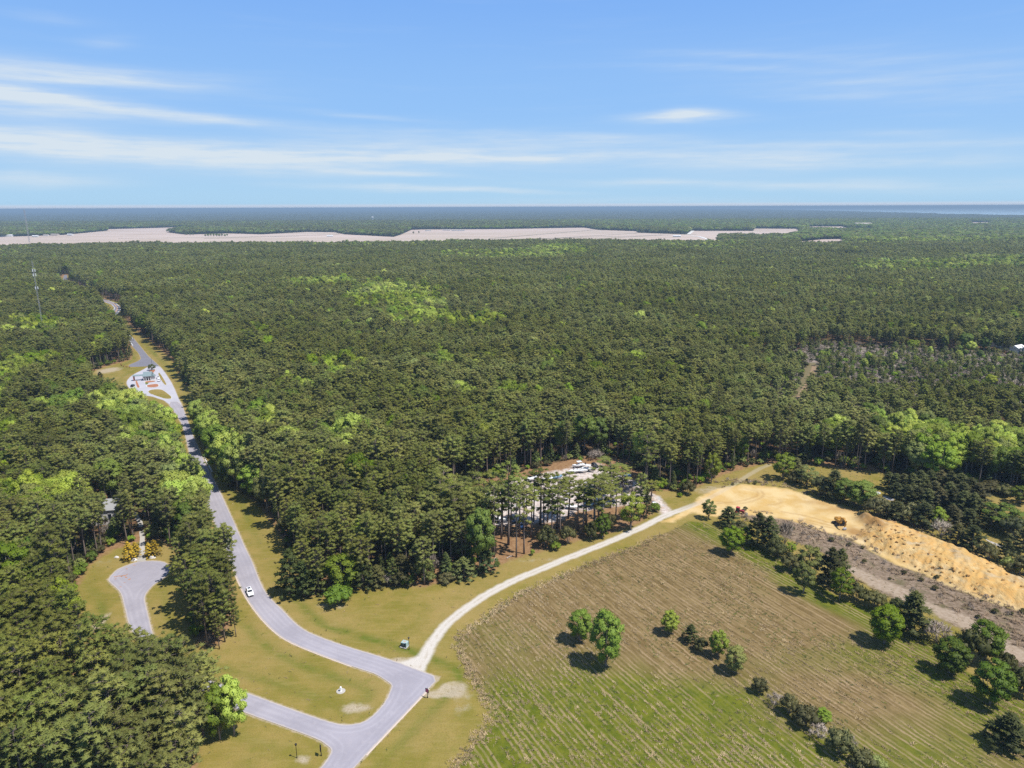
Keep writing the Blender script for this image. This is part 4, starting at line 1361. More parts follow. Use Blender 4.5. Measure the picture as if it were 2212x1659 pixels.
def mass(name, x, y, z, sxy_, sz_, rz, idx, protos, label=None):
    """one stuff object: tree shapes set at surveyed points with geometry nodes"""
    me = bpy.data.meshes.new(name)
    n = len(x)
    me.vertices.add(n)
    me.vertices.foreach_set('co', np.stack([x, y, np.zeros(n) + z], 1).astype(np.float32).ravel())
    for k, v in (('sxy', sxy_), ('sz', sz_), ('rz', rz)):
        a = me.attributes.new(k, 'FLOAT', 'POINT')
        a.data.foreach_set('value', np.asarray(v, dtype=np.float32))
    a = me.attributes.new('shape', 'INT', 'POINT')
    a.data.foreach_set('value', np.asarray(idx, dtype=np.int32))
    o = bpy.data.objects.new(name, me)
    COL.objects.link(o)
    ng = bpy.data.node_groups.new(name + '_nodes', 'GeometryNodeTree')
    ng.interface.new_socket('Geometry', in_out='INPUT', socket_type='NodeSocketGeometry')
    ng.interface.new_socket('Geometry', in_out='OUTPUT', socket_type='NodeSocketGeometry')
    nn, L = ng.nodes.new, ng.links.new
    gi, go = nn('NodeGroupInput'), nn('NodeGroupOutput')

    def na(k, typ='FLOAT'):
        q = nn('GeometryNodeInputNamedAttribute')
        q.data_type = typ
        q.inputs['Name'].default_value = k
        return q.outputs[0]
    join = nn('GeometryNodeJoinGeometry')
    scl, rt = nn('ShaderNodeCombineXYZ'), nn('ShaderNodeCombineXYZ')
    L(na('sxy'), scl.inputs[0])
    L(na('sxy'), scl.inputs[1])
    L(na('sz'), scl.inputs[2])
    L(na('rz'), rt.inputs[2])
    e2r = nn('FunctionNodeEulerToRotation')
    L(rt.outputs[0], e2r.inputs[0])
    sh = na('shape', 'INT')
    for j, po in enumerate(protos):
        oi = nn('GeometryNodeObjectInfo')
        oi.inputs['Object'].default_value = po
        oi.inputs['As Instance'].default_value = False
        cmp_ = nn('FunctionNodeCompare')
        cmp_.data_type, cmp_.operation = 'INT', 'EQUAL'
        L(sh, cmp_.inputs[2])
        cmp_.inputs[3].default_value = j
        ip = nn('GeometryNodeInstanceOnPoints')
        L(gi.outputs[0], ip.inputs['Points'])
        L(cmp_.outputs[0], ip.inputs['Selection'])
        L(oi.outputs['Geometry'], ip.inputs['Instance'])
        L(e2r.outputs[0], ip.inputs['Rotation'])
        L(scl.outputs[0], ip.inputs['Scale'])
        L(ip.outputs[0], join.inputs[0])
    L(join.outputs[0], go.inputs[0])
    md = o.modifiers.new('set_out', 'NODES')
    md.node_group = ng
    return tag(o, label, None, None, 'stuff')


LOW_ARR = [pine(seed=70 + i, h=20, cb=.5, rad=[3.5, 2.9, 3.9, 2.7][i], nl=18, k=14, wid=.26, lowpoly=True, cl=1.15, dome=[.45, .28, .45, .22][i]) for i in range(4)]
LOWB_ARR = [broadleaf(80 + i, lobes=12, k=30, size=.62, lobe_r=.44) for i in range(2)]
pobj = [proto_obj('pine_shape', p) for p in PINES] + [proto_obj('pine_shape_far', pair('p', a, pine_m, bark_m)) for a in LOW_ARR]
yobj = [proto_obj('young_shape', p) for p in YOUNG]
bobj = [proto_obj('leaf_shape', p) for k in ('green', 'lime', 'mid', 'pale') for p in BROAD[k]]
bfar = [proto_obj('leaf_shape_far', pair('b', a, m_, greybark_m)) for m_ in (green_m, mid_m, sage_m) for a in LOWB_ARR]
rest = ~solo
near_w = ty < 2420
s_ = rest & ~isb & near_w & ~young
mass('pine_forest', tx[s_], ty[s_], 0, ws[s_], hs[s_], rot[s_], np.where(ty[s_] > 900, 8 + var[s_] % 4, var[s_]), pobj, 'dense olive green pine forest stretching back to the farm fields')
s_ = rest & young & near_w
mass('young_pine_growth', tx[s_], ty[s_], 0, ws[s_], hs[s_], rot[s_], var[s_] % 3, yobj, 'young pines scattered among the forest and over the brushy clearing')
s_ = rest & isb & near_w
vb = np.array([0, 0, 4, 0, 8, 4, 12, 8])[var[s_]] + (var[s_] * 3 + tx[s_].astype(int)) % 4
mass('broadleaf_forest', tx[s_], ty[s_], 0, ws[s_], hs[s_], rot[s_], vb, bobj, 'drifts of bright spring green broadleaf trees within the pine forest')
s_ = rest & ~near_w
mass('distant_woods', tx[s_], ty[s_], 0, ws[s_], hs[s_], rot[s_], np.where(isb[s_], 4 + var[s_] % 6, var[s_] % 4), pobj[8:12] + bfar, 'bluish woods beyond the farm fields')

# low growth under and along the wood edges
ux, uy = hexgrid(-420, 420, 100, 560, 3.6, 200)
uo = np.full(ux.shape, -1e9)
for k, gap in (('lawn', .4), ('field', 1), ('sand', 2), ('scrub', 1), ('lotclear', .5), ('road', 2.0), ('road_far', 3), ('cul', 2), ('drive', 1.2), ('gate', 2), ('trailclear', 0)):
    uo = np.maximum(uo, sdist(ux, uy, POLY[k]) + gap)
kq = (uo < 0) & wedge(ux, uy, 20) & (rng.random(ux.shape) < np.where(uo > -9, .62, .22))
ux, uy, uo = ux[kq], uy[kq], uo[kq]
n_ = len(ux)
ui = rng.integers(0, 12, n_)
uobj = [proto_obj('under_shape', p) for p in (SH['mid'][0], SH['green'][1], SH['olive'][2], SH['dark'][0], SH['mid'][1], SH['olive'][0], SH['green'][2], TW[0], YOUNG[0], SH['mid'][2], SH['dark'][1], SH['sage'][0])]
us = rng.uniform(.6, 1.5, n_)
us = np.where(ui == 8, us * .45, us)
mass('undergrowth', ux, uy, 0, us, us * rng.uniform(.8, 1.5, n_), rng.uniform(0, 6.28, n_), ui, uobj, 'low shrubs and saplings under the pines and along the wood edges')

# grey leafless brush of the thin clearing
qx, qy = hexgrid(120, 420, 380, 760, 3.2, 201)
qd = sdist(qx, qy, POLY['scrub2'])
kq = (qd > -12) & (rng.random(qx.shape) < .55) & (sdist(qx, qy, POLY['trailclear']) < -1)
qx, qy = qx[kq], qy[kq]
n_ = len(qx)
mass('grey_brush', qx, qy, 0, rng.uniform(.6, 1.3, n_), rng.uniform(.5, 1.2, n_), rng.uniform(0, 6.28, n_), rng.integers(0, 4, n_), [proto_obj('brush_shape', p) for p in (TW[0], TW[1], SH['olive'][0], SH['mid'][1])], 'grey leafless brush between young pines')

# far canopy, from the last single trees to the shore and the horizon
rr_ = np.concatenate([np.geomspace(5600, 52000, 260)])
aa_ = np.radians(np.linspace(-46, 46, 760))
RR, AA = np.meshgrid(rr_, aa_, indexing='ij')
fx, fy = (RR * np.sin(AA)).ravel(), (RR * np.cos(AA)).ravel()
fz = 13 + 3.5 * vnoise(fx, fy, 45, 61) + 3.0 * vnoise(fx, fy, 130, 62) + 4 * vnoise(fx, fy, 700, 63)
wat = sdist(fx, fy, np.array(sp + rim))
fz = np.where(wat > -30, -3, fz)
for p in FARP:
    fz = np.where(sdist(fx, fy, p) > -10, -3, fz)
nj = len(aa_)
ids = np.arange(len(fx)).reshape(len(rr_), nj)
fq = np.stack([ids[:-1, :-1], ids[1:, :-1], ids[1:, 1:], ids[:-1, 1:]], -1).reshape(-1, 4)
fq = fq[(fz[fq] > -1).any(1)]
cm, t, b, out = new_mat("far_canopy")
P = t.pos()
c1, c2 = t.noise(P, .012, 3), t.noise(t.scale(P, (.0012, .003, 1)), 1, 4)
cc = t.mix(t.step(c1, .3, .7), (.035, .042, .020), (.085, .095, .040))
cc = t.mix(t.m('MULTIPLY', t.step(c2, .5, .7), .6), cc, (.075, .10, .035))
t.put(b.inputs['Base Color'], cc)
tag(mesh_obj('horizon_woods', np.stack([fx, fy, fz], 1), fq, cm), 'far woods merging into blue haze at the horizon', None, None, 'stuff')

# thin barrier land across the water
bp = []
for px in np.linspace(2020, 2700, 30):
    bp.append(G(px, 449.6 - (px - 2020) * .0035))
far_ = [tuple(np.array(q) * 1.12) for q in bp[::-1]]
sheet('far_shore_land', bp + far_, 3.0, cm)

# ------------------------------------------------------------------ haze
hm = bpy.data.materials.new('haze_air')
hm.use_nodes = True
hm.node_tree.nodes.clear()
t = NT(hm.node_tree)
o_ = t.n('ShaderNodeOutputMaterial')
pv = t.n('ShaderNodeVolumePrincipled')
pv.inputs['Color'].default_value = (.39, .54, .68, 1)
pv.inputs['Density'].default_value = HAZE = 1.05e-4
pv.inputs['Anisotropy'].default_value = 0.0
t.nt.links.new(pv.outputs[0], o_.inputs['Volume'])
hz = MB().box((0, 0, -2.2), (126000, 126000, 129)).build('haze', hm)
tag(hz, kind='stuff')
hm.cycles.homogeneous_volume = True if hasattr(hm.cycles, 'homogeneous_volume') else None
# ------------------------------------------------------------------ trees and shrubs of the field, the scrub strip and the sand pit
def bush(base, top, w, key, label, cat='shrub', group=None, name=None):
    """key: small trees sm:*, shrubs sh:*, cones co:*, twigs tw, pines pi"""
    fam, _, m_ = key.partition(':')
    lst = dict(sm=SM, sh=SH, co=CONE, br=BROAD).get(fam)
    pr = (lst[m_] if lst else (TW if fam == 'tw' else PINES))[rnd.randrange(2 if fam == 'tw' else 3)]
    nm = name or {'sm': 'broadleaf_tree', 'br': 'broadleaf_tree', 'sh': 'shrub', 'co': 'evergreen_tree', 'tw': 'bare_shrub', 'pi': 'pine_tree'}[fam]
    return plant_at(nm, pr, base, top, w * 1.08, label, cat, group)


FT = 'trees standing in the stubble field'
FR = 'trees and shrubs along the scrub strip'
SR = 'shrubs behind the sand pit'
P_ = lambda x, y: (x, y)
bush((1253, 1387), 1318, 50, 'sm:green', 'round bright green tree in the stubble, smaller of the two side by side', 'tree', FT)
bush((1309, 1440), 1322, 64, 'sm:green', 'tall bright green egg-shaped tree, largest in the open stubble field', 'tree', FT)
bush((1447, 1369), 1320, 38, 'sm:lime', 'small yellow-green tree at the head of the short row in the stubble', 'tree', FT)
bush(Z7(72, 1040), Z7(72, 955)[1], 36, 'co:dark', 'dark ragged evergreen between the yellow-green tree and the olive bush in the stubble', 'tree', FT)
bush(Z7(118, 1086), Z7(0, 1018)[1], 32, 'sh:olive', 'leaning olive bush in the short row in the stubble', 'shrub', FT)
bush(Z7(207, 1112), Z7(0, 985)[1], 38, 'sm:lime', 'yellow-green upright tree, tallest of the short row in the stubble', 'tree', FT)
bush(Z7(287, 1192), Z7(0, 1065)[1], 42, 'sm:sage', 'pale sage green tree at the near end of the short row in the stubble', 'tree', FT)
bush(Z7(270, 608), Z7(0, 475)[1], 46, 'sm:green', 'bright green cone-shaped tree at the top of the stubble beside dark evergreens', 'tree', FR)
bush(Z7(258, 470), Z7(0, 378)[1], 48, 'co:dark', 'dark evergreen next to the red tractor', 'tree', FR)
bush(Z7(160, 437), Z7(0, 345)[1], 30, 'sm:sage', 'thin yellowish shrub where the sandy track meets the sand pit', 'shrub', FR)
bush(Z7(310, 520), Z7(0, 440)[1], 40, 'sh:olive', 'olive shrub between the red tractor and the tall dark evergreens', 'shrub', FR)
bush(Z7(345, 560), Z7(0, 480)[1], 36, 'sm:green', 'mid-size green tree pressed against the tall dark evergreens', 'tree', FR)
bush(Z7(400, 570), Z7(0, 408)[1], 58, 'co:dark', 'tallest dark evergreen at the upper end of the scrub strip', 'tree', FR)
bush(Z7(452, 585), Z7(0, 425)[1], 56, 'co:dark', 'broad dark evergreen just right of the tallest one in the scrub strip', 'tree', FR)
bush(Z7(535, 560), Z7(0, 440)[1], 30, 'tw', 'tall thin leafless tree at the edge of the bare scrub', 'bare tree', FR)
bush(Z7(497, 622), Z7(0, 535)[1], 46, 'sh:dark', 'low dark bush at the foot of the broad evergreens', 'shrub', FR)
bush(Z7(562, 690), Z7(0, 600)[1], 44, 'sh:olive', 'olive bush between the low dark bush and the pale trees', 'shrub', FR)
bush(Z7(560, 610), Z7(0, 550)[1], 22, 'sm:green', 'small green sapling beside the leafless tree', 'tree', FR)
bush(Z7(625, 802), Z7(0, 650)[1], 46, 'sm:sage', 'pale open-crowned tree with its shadow on the green edge of the stubble', 'tree', FR)
bush(Z7(655, 690), Z7(0, 575)[1], 54, 'sm:sage', 'sage green tree beside the big dark evergreen in the scrub strip', 'tree', FR)
bush(Z7(750, 770), Z7(0, 580)[1], 66, 'co:dark', 'big dark evergreen, tallest by the wide bare scrub patch', 'tree', FR)
bush(Z7(800, 735), Z7(0, 582)[1], 50, 'co:dark', 'dark evergreen joined to the right side of the big one', 'tree', FR)
bush(Z7(802, 835), Z7(0, 685)[1], 48, 'sm:green', 'light green upright tree in front of the big dark evergreen', 'tree', FR)
bush(Z7(885, 838), Z7(0, 748)[1], 44, 'sh:olive', 'olive bush right of the light green upright tree', 'shrub', FR)
bush(Z7(975, 875), Z7(0, 798)[1], 50, 'sh:olive', 'wide low olive bush on the edge of the bare scrub patch', 'shrub', FR)
bush(Z7(1022, 1050), Z7(0, 870)[1], 66, 'sm:green', 'big bright green rounded tree beside the large dark evergreen', 'tree', FR)
bush(Z7(1150, 995), Z7(0, 795)[1], 86, 'co:dark', 'very large dark evergreen behind the bright green rounded tree', 'tree', FR)
bush(Z7(1075, 900), Z7(0, 820)[1], 36, 'sh:dark', 'dark bush left of the very large dark evergreen', 'shrub', FR)
bush(Z7(1280, 1045), Z7(0, 940)[1], 60, 'tw', 'grey leafless bush between the large evergreen and the sandy patch', 'bare shrub', FR)
bush(Z7(1342, 1195), Z7(0, 1030)[1], 66, 'sm:mid', 'green tree casting a long shadow left of the cluster by the sandy patch', 'tree', FR)
bush(Z7(1440, 1150), Z7(0, 985)[1], 66, 'sh:dark', 'dark bush in the cluster by the sandy patch', 'shrub', FR)
bush(Z7(1515, 1130), Z7(0, 948)[1], 66, 'sm:mid', 'glossy dark green tree at the top of the cluster by the sandy patch', 'tree', FR)
bush(Z7(1540, 1350), Z7(0, 1135)[1], 76, 'sm:mid', 'tall loose green tree in front of the cluster, largest at the field edge', 'tree', FR)
bush(Z7(1610, 1195), Z7(0, 1095)[1], 44, 'sh:dark', 'small dark bush right of the cluster by the sandy patch', 'shrub', FR)
bush(Z7(1685, 1285), Z7(0, 1170)[1], 60, 'sh:dark', 'dark spreading bush at the right edge of the photo above the lone evergreen', 'shrub', FR)
bush(Z7(1620, 1550), Z7(0, 1395)[1], 84, 'co:dark', 'lone dark evergreen in the lower right corner of the stubble', 'tree', FR)
for (bx_, by_, tp, w, key, lab) in [
        (410, 1290, 1222, 34, 'sh:olive', 'small olive bush heading the hedge line through the stubble'),
        (490, 1352, 1290, 36, 'tw', 'grey leafless bush in the hedge line through the stubble'),
        (555, 1396, 1300, 40, 'sh:olive', 'upright olive bush after the grey one in the hedge line'),
        (635, 1450, 1365, 56, 'sh:olive', 'wide olive bush in the middle of the hedge line'),
        (722, 1440, 1372, 34, 'sm:green', 'green pointed sapling in the middle of the hedge line'),
        (700, 1512, 1440, 42, 'tw', 'pale twiggy bush below the green pointed sapling'),
        (800, 1592, 1478, 56, 'sh:olive', 'brownish olive bush in the lower part of the hedge line'),
        (850, 1560, 1500, 34, 'tw', 'small grey bush beside the brownish olive bush'),
        (915, 1652, 1585, 54, 'sh:olive', 'olive bush at the bottom end of the hedge line'),
        (985, 1665, 1605, 40, 'sh:sage', 'pale low bush at the very foot of the hedge line')]:
    bush(Z7(bx_, by_), Z7(0, tp)[1], w, key, lab, 'shrub', 'shrubs of the hedge line through the stubble')
for (bx_, by_, tp, w, key, lab) in [
        (522, 242, 116, 44, 'sm:green', 'bright green rounded tree where the track leaves the sand pit for the forest'),
        (588, 230, 138, 36, 'co:olive', 'slim olive evergreen right of the bright green rounded tree'),
        (640, 275, 180, 48, 'sm:sage', 'sage green shrub behind the flat sand'),
        (590, 262, 200, 40, 'sh:olive', 'low olive shrub at the foot of the slim evergreen'),
        (770, 335, 198, 56, 'co:dark', 'dark pointed evergreen, tallest behind the flat sand'),
        (715, 320, 225, 46, 'sh:dark', 'dark shrub left of the dark pointed evergreen'),
        (820, 352, 240, 44, 'sm:mid', 'mid green shrub right of the dark pointed evergreen'),
        (905, 378, 252, 56, 'sm:mid', 'broad green tree in the hedge behind the digger'),
        (870, 368, 270, 40, 'sh:dark', 'dark shrub left of the broad green tree behind the digger'),
        (985, 425, 325, 50, 'sh:olive', 'olive shrub by the pale puddle behind the sand'),
        (1080, 445, 352, 50, 'co:dark', 'dark small pine right of the olive shrub by the puddle'),
        (1030, 430, 350, 40, 'sh:dark', 'low dark shrub in front of the puddle'),
        (1215, 470, 358, 60, 'co:dark', 'dark bushy pine at the crest where the spoil heap starts'),
        (1150, 452, 360, 46, 'sh:olive', 'olive shrub left of the bushy pine at the crest'),
        (1282, 480, 378, 32, 'sm:green', 'bright green sapling among dark pines behind the spoil heap'),
        (1300, 530, 440, 40, 'tw', 'grey leafless tree in the gap behind the spoil heap'),
        (1375, 568, 465, 60, 'co:olive', 'olive pine behind the middle of the spoil heap'),
        (1450, 602, 475, 56, 'co:dark', 'dark pine behind the middle of the spoil heap'),
        (1530, 652, 565, 40, 'sh:olive', 'round olive shrub below the pale track behind the heap'),
        (1612, 650, 535, 46, 'co:dark', 'dark narrow pine by the pale track behind the heap'),
        (1685, 712, 615, 56, 'sh:olive', 'olive shrub at the right end of the row behind the heap'),
        (1640, 700, 640, 40, 'sh:sage', 'low pale shrub at the foot of the dark narrow pine'),
        (1595, 480, 370, 84, 'sm:mid', 'large loose green tree in the far corner of the clearing'),
        (1545, 490, 400, 46, 'co:dark', 'dark pine left of the large loose green tree'),
        (1690, 360, 280, 44, 'sm:mid', 'dark green tree at the right edge below the forest'),
        (1560, 300, 250, 60, 'sh:olive', 'brownish shrub at the top of the bright green bank'),
        (1610, 318, 262, 44, 'sh:olive', 'olive shrub right of the brownish one on the bank'),
        (1655, 530, 430, 60, 'sh:dark', 'dark shrub mass at the right edge above the pale track'),
        (1700, 590, 480, 60, 'co:olive', 'olive evergreen at the right edge beside the pale track')]:
    bush(Z7(bx_, by_), Z7(0, tp)[1], w, key, lab, 'tree' if key[:2] in ('co', 'sm') else 'shrub', SR)
PGL = ['front', 'back', 'middle', 'outer']
for j, (bx_, by_, tp, w) in enumerate([(1040, 292, 208, 36), (1075, 300, 215, 40), (1110, 305, 215, 44), (1150, 325, 215, 50), (1190, 320, 200, 50), (1240, 315, 198, 50), (1290, 320, 200, 52), (1335, 345, 205, 56), (1385, 350, 215, 56), (1430, 372, 235, 60),
                                        (1470, 390, 262, 56), (1130, 372, 270, 50), (1180, 380, 280, 50), (1230, 390, 290, 54), (1290, 400, 290, 54), (1350, 410, 285, 56), (1400, 425, 300, 56), (1450, 440, 310, 56), (1260, 350, 250, 50), (1330, 385, 260, 54), (1395, 390, 258, 54), (1080, 330, 258, 40), (1350, 465, 370, 46), (1440, 470, 390, 44)]):
    key = ['co:dark', 'co:dark', 'co:olive', 'co:dark'][j % 4]
    bush(Z7(bx_, by_), Z7(0, tp)[1], w, key, ['dark', 'dark', 'olive', 'dark'][j % 4] + ' young pine, ' + ['front', 'middle', 'back'][int(by_ < 385) + int(by_ < 330)] + ' row, ' + ['far left', 'left', 'right', 'far right'][int(bx_ > 1130) + int(bx_ > 1250) + int(bx_ > 1350)] + ' of the thicket beyond the sand pit', 'pine tree', 'pines of the thicket beyond the sand pit', name='young_pine')

# pines standing free between the boat lot and the track
THIN_ARR = [pine(91, h=20, cb=.46, rad=3.0, nl=17, cl=.85), pine(92, h=20, cb=.55, rad=2.8, nl=15, cl=.85, lop=.3), pine(93, h=20, cb=.40, rad=3.1, nl=18, cl=.8, dome=.35)]
THIN = [pair('thin', a, pine_m, bark_m) for a in THIN_ARR]
for grp_, arr_ in zip(THIN, THIN_ARR):
    v = arr_[0][0]
    NOMINAL[grp_[0].name] = (float(np.percentile(v[:, 2], 99.5)), float(np.percentile(np.hypot(v[:, 0], v[:, 1]), 97)))
TLOOK = ['thin open crown', 'one-sided crown', 'long sparse crown']
FRONT = [(495, 1135, 575, 120), (665, 1138, 600, 110), (725, 1112, 560, 120), (605, 1042, 405, 150), (850, 886, 452, 160), (1005, 978, 545, 130), (1270, 965, 515, 170), (1140, 935, 560, 120), (797, 862, 470, 110), (1065, 842, 490, 130), (460, 900, 470, 130), (522, 872, 480, 110), (1375, 640, 388, 190), (370, 985, 590, 140), (310, 1075, 620, 150),
         (240, 1000, 560, 160), (690, 985, 500, 130), (905, 870, 520, 100), (980, 915, 500, 140), (560, 930, 520, 110), (430, 1020, 560, 130), (160, 1040, 560, 170), (200, 1120, 640, 160), (390, 1160, 760, 110), (1205, 900, 540, 130), (1300, 850, 500, 140), (1660, 640, 170, 150), (1700, 700, 560, 110), (1430, 870, 600, 110), (90, 960, 520, 160), (740, 930, 560, 90), (340, 900, 480, 150), (120, 900, 440, 160), (620, 960, 540, 120), (780, 990, 600, 120), (880, 960, 560, 120), (940, 1010, 620, 110), (1180, 970, 600, 130), (1330, 930, 560, 140), (1390, 760, 470, 130), (1480, 720, 440, 130), (480, 960, 560, 120), (550, 1000, 560, 120), (400, 1060, 600, 140), (280, 930, 520, 140)]
for j, (bx_, by_, tp, w) in enumerate(FRONT):
    where = 'at the wooded left end of the boat lot' if bx_ < 420 else ('before the middle of the boat lot' if bx_ < 1000 else 'by the right end of the boat lot')
    side = ' close to the track' if by_ > 970 else ' close to the gravel'
    plant_at('pine_tree', THIN[j % 3], Z6(bx_, by_), Z6(0, tp)[1], w * .28 * 1.6, 'slender pine, ' + TLOOK[j % 3] + ', ' + where.replace('wooded ', '').replace('before the', 'before').replace('by the', 'by') + side.replace('the ', ''), 'pine tree', 'slender pines between boat lot and track')
for (bx_, by_, tp, w, key, lab, cat) in [
        (1545, 925, 650, 190, 'sm:lime', 'bright lime green tree in front of the right end of the boat lot', 'tree'),
        (1665, 830, 620, 90, 'co:dark', 'dark narrow evergreen beside the drive into the boat lot', 'tree'),
        (1330, 990, 800, 120, 'sm:mid', 'dark green bushy tree left of the lime green tree', 'tree'),
        (1240, 1000, 860, 120, 'sh:dark', 'dark thicket bush below the slender pines by the track', 'shrub'),
        (900, 1060, 900, 170, 'sh:dark', 'wide dark thicket bush in front of the pale gravel', 'shrub'),
        (1060, 1040, 900, 120, 'sh:olive', 'olive thicket bush right of the wide dark one', 'shrub'),
        (965, 1085, 1015, 90, 'sh:green', 'low bright green bush at the edge of the track verge', 'shrub'),
        (1380, 940, 800, 110, 'sh:olive', 'brownish bush at the foot of the lime green tree', 'shrub'),
        (790, 1125, 1080, 36, 'sh:green', 'tiny green bush on the needle-covered ground by the track', 'shrub'),
        (1990, 655, 540, 110, 'sh:olive', 'olive bush beside the track bend in front of the pine forest', 'shrub'),
        (1925, 672, 640, 44, 'sh:green', 'very small green bush left of the olive bush at the bend', 'shrub'),
        (2170, 560, 335, 120, 'sm:lime', 'bright yellow-green pointed tree at the forest edge by the track', 'tree'),
        (1800, 605, 540, 80, 'sh:green', 'bright green bush at the forest edge beyond the lot drive', 'shrub'),
        (1160, 400, 360, 40, 'sh:green', 'small green bush behind the boats', 'shrub'),
        (1270, 380, 310, 120, 'tw', 'pinkish leafless shrub behind the boats', 'bare shrub'),
        (1500, 620, 540, 150, 'tw', 'large grey leafless shrub at the edge of the gravel lot', 'bare shrub'),
        (1590, 690, 590, 110, 'tw', 'grey leafless shrub by the drive of the gravel lot', 'bare shrub')]:
    bush(Z6(bx_, by_), Z6(0, tp)[1], w * .28, key, lab, cat)
# full pines of the clump between the cul-de-sac and the road
for j, (bx_, by_, h_, lab) in enumerate([(449, 1396, 20, 'pine at the nearest tip of the clump beside the curving road, trunk in shade'), (486, 1386, 17, 'low-crowned pine at the road side of the clump tip'), (424, 1362, 20, 'pine on the cul-de-sac side of the clump casting a long shadow'), (500, 1352, 17, 'full pine leaning towards the white car from the clump'),
                                         (462, 1362, 21, 'tall full pine in the middle of the clump'), (412, 1325, 20, 'pine whose shadow falls on the cul-de-sac road'), (486, 1318, 20, 'full pine on the road side, half-way along the clump'), (398, 1268, 19, 'pine overhanging the right side of the turning circle'), (440, 1310, 21, 'broad pine behind the tip of the clump'), (474, 1402, 12, 'short bushy pine at the very tip of the clump'), (510, 1375, 11, 'short bushy pine on the road side of the clump tip')]):
    x, y = G(bx_, by_)
    pr = PINES[[7, 2, 0, 7, 2, 4, 7, 6, 2, 7, 7][j]]
    k_ = h_ / 20.
    plant('pine_tree', pr, x, y, 0, k_ * rnd.uniform(.95, 1.15), k_, rnd.uniform(0, 6.28), lab, 'pine tree', 'pines in the clump by the cul-de-sac')
# pines along the near side of the side street
for j, (bx_, by_, h_, lab) in enumerate([(250, 1502, 20, 'pine at the left end of the row hiding the side street'), (282, 1505, 20, 'pine whose top meets the foot of the cul-de-sac road, second in the street row'), (314, 1502, 20, 'pine in front of where cul-de-sac and side street join'), (344, 1516, 19, 'pine just right of the street junction in the row before the side street'), (372, 1522, 19, 'pine in the middle of the row before the side street'), (400, 1536, 20, 'pine right of the middle in the row before the side street'),
                                         (428, 1546, 18, 'pine second from the lime green corner tree'), (456, 1562, 20, 'tall pine next to the lime green corner tree'), (440, 1592, 19, 'pine behind the bright green corner tree, nearer the camera'), (425, 1640, 20, 'pine at the right edge of the wood below the corner trees')]):
    x, y = G(bx_, by_)
    k_ = h_ / 20.
    plant('pine_tree', PINES[[0, 4, 2, 7, 0, 4, 2, 7, 0, 2][j]], x, y, 0, k_ * rnd.uniform(.95, 1.2), k_, rnd.uniform(0, 6.28), lab, 'pine tree', 'pines of the wood before the side street')
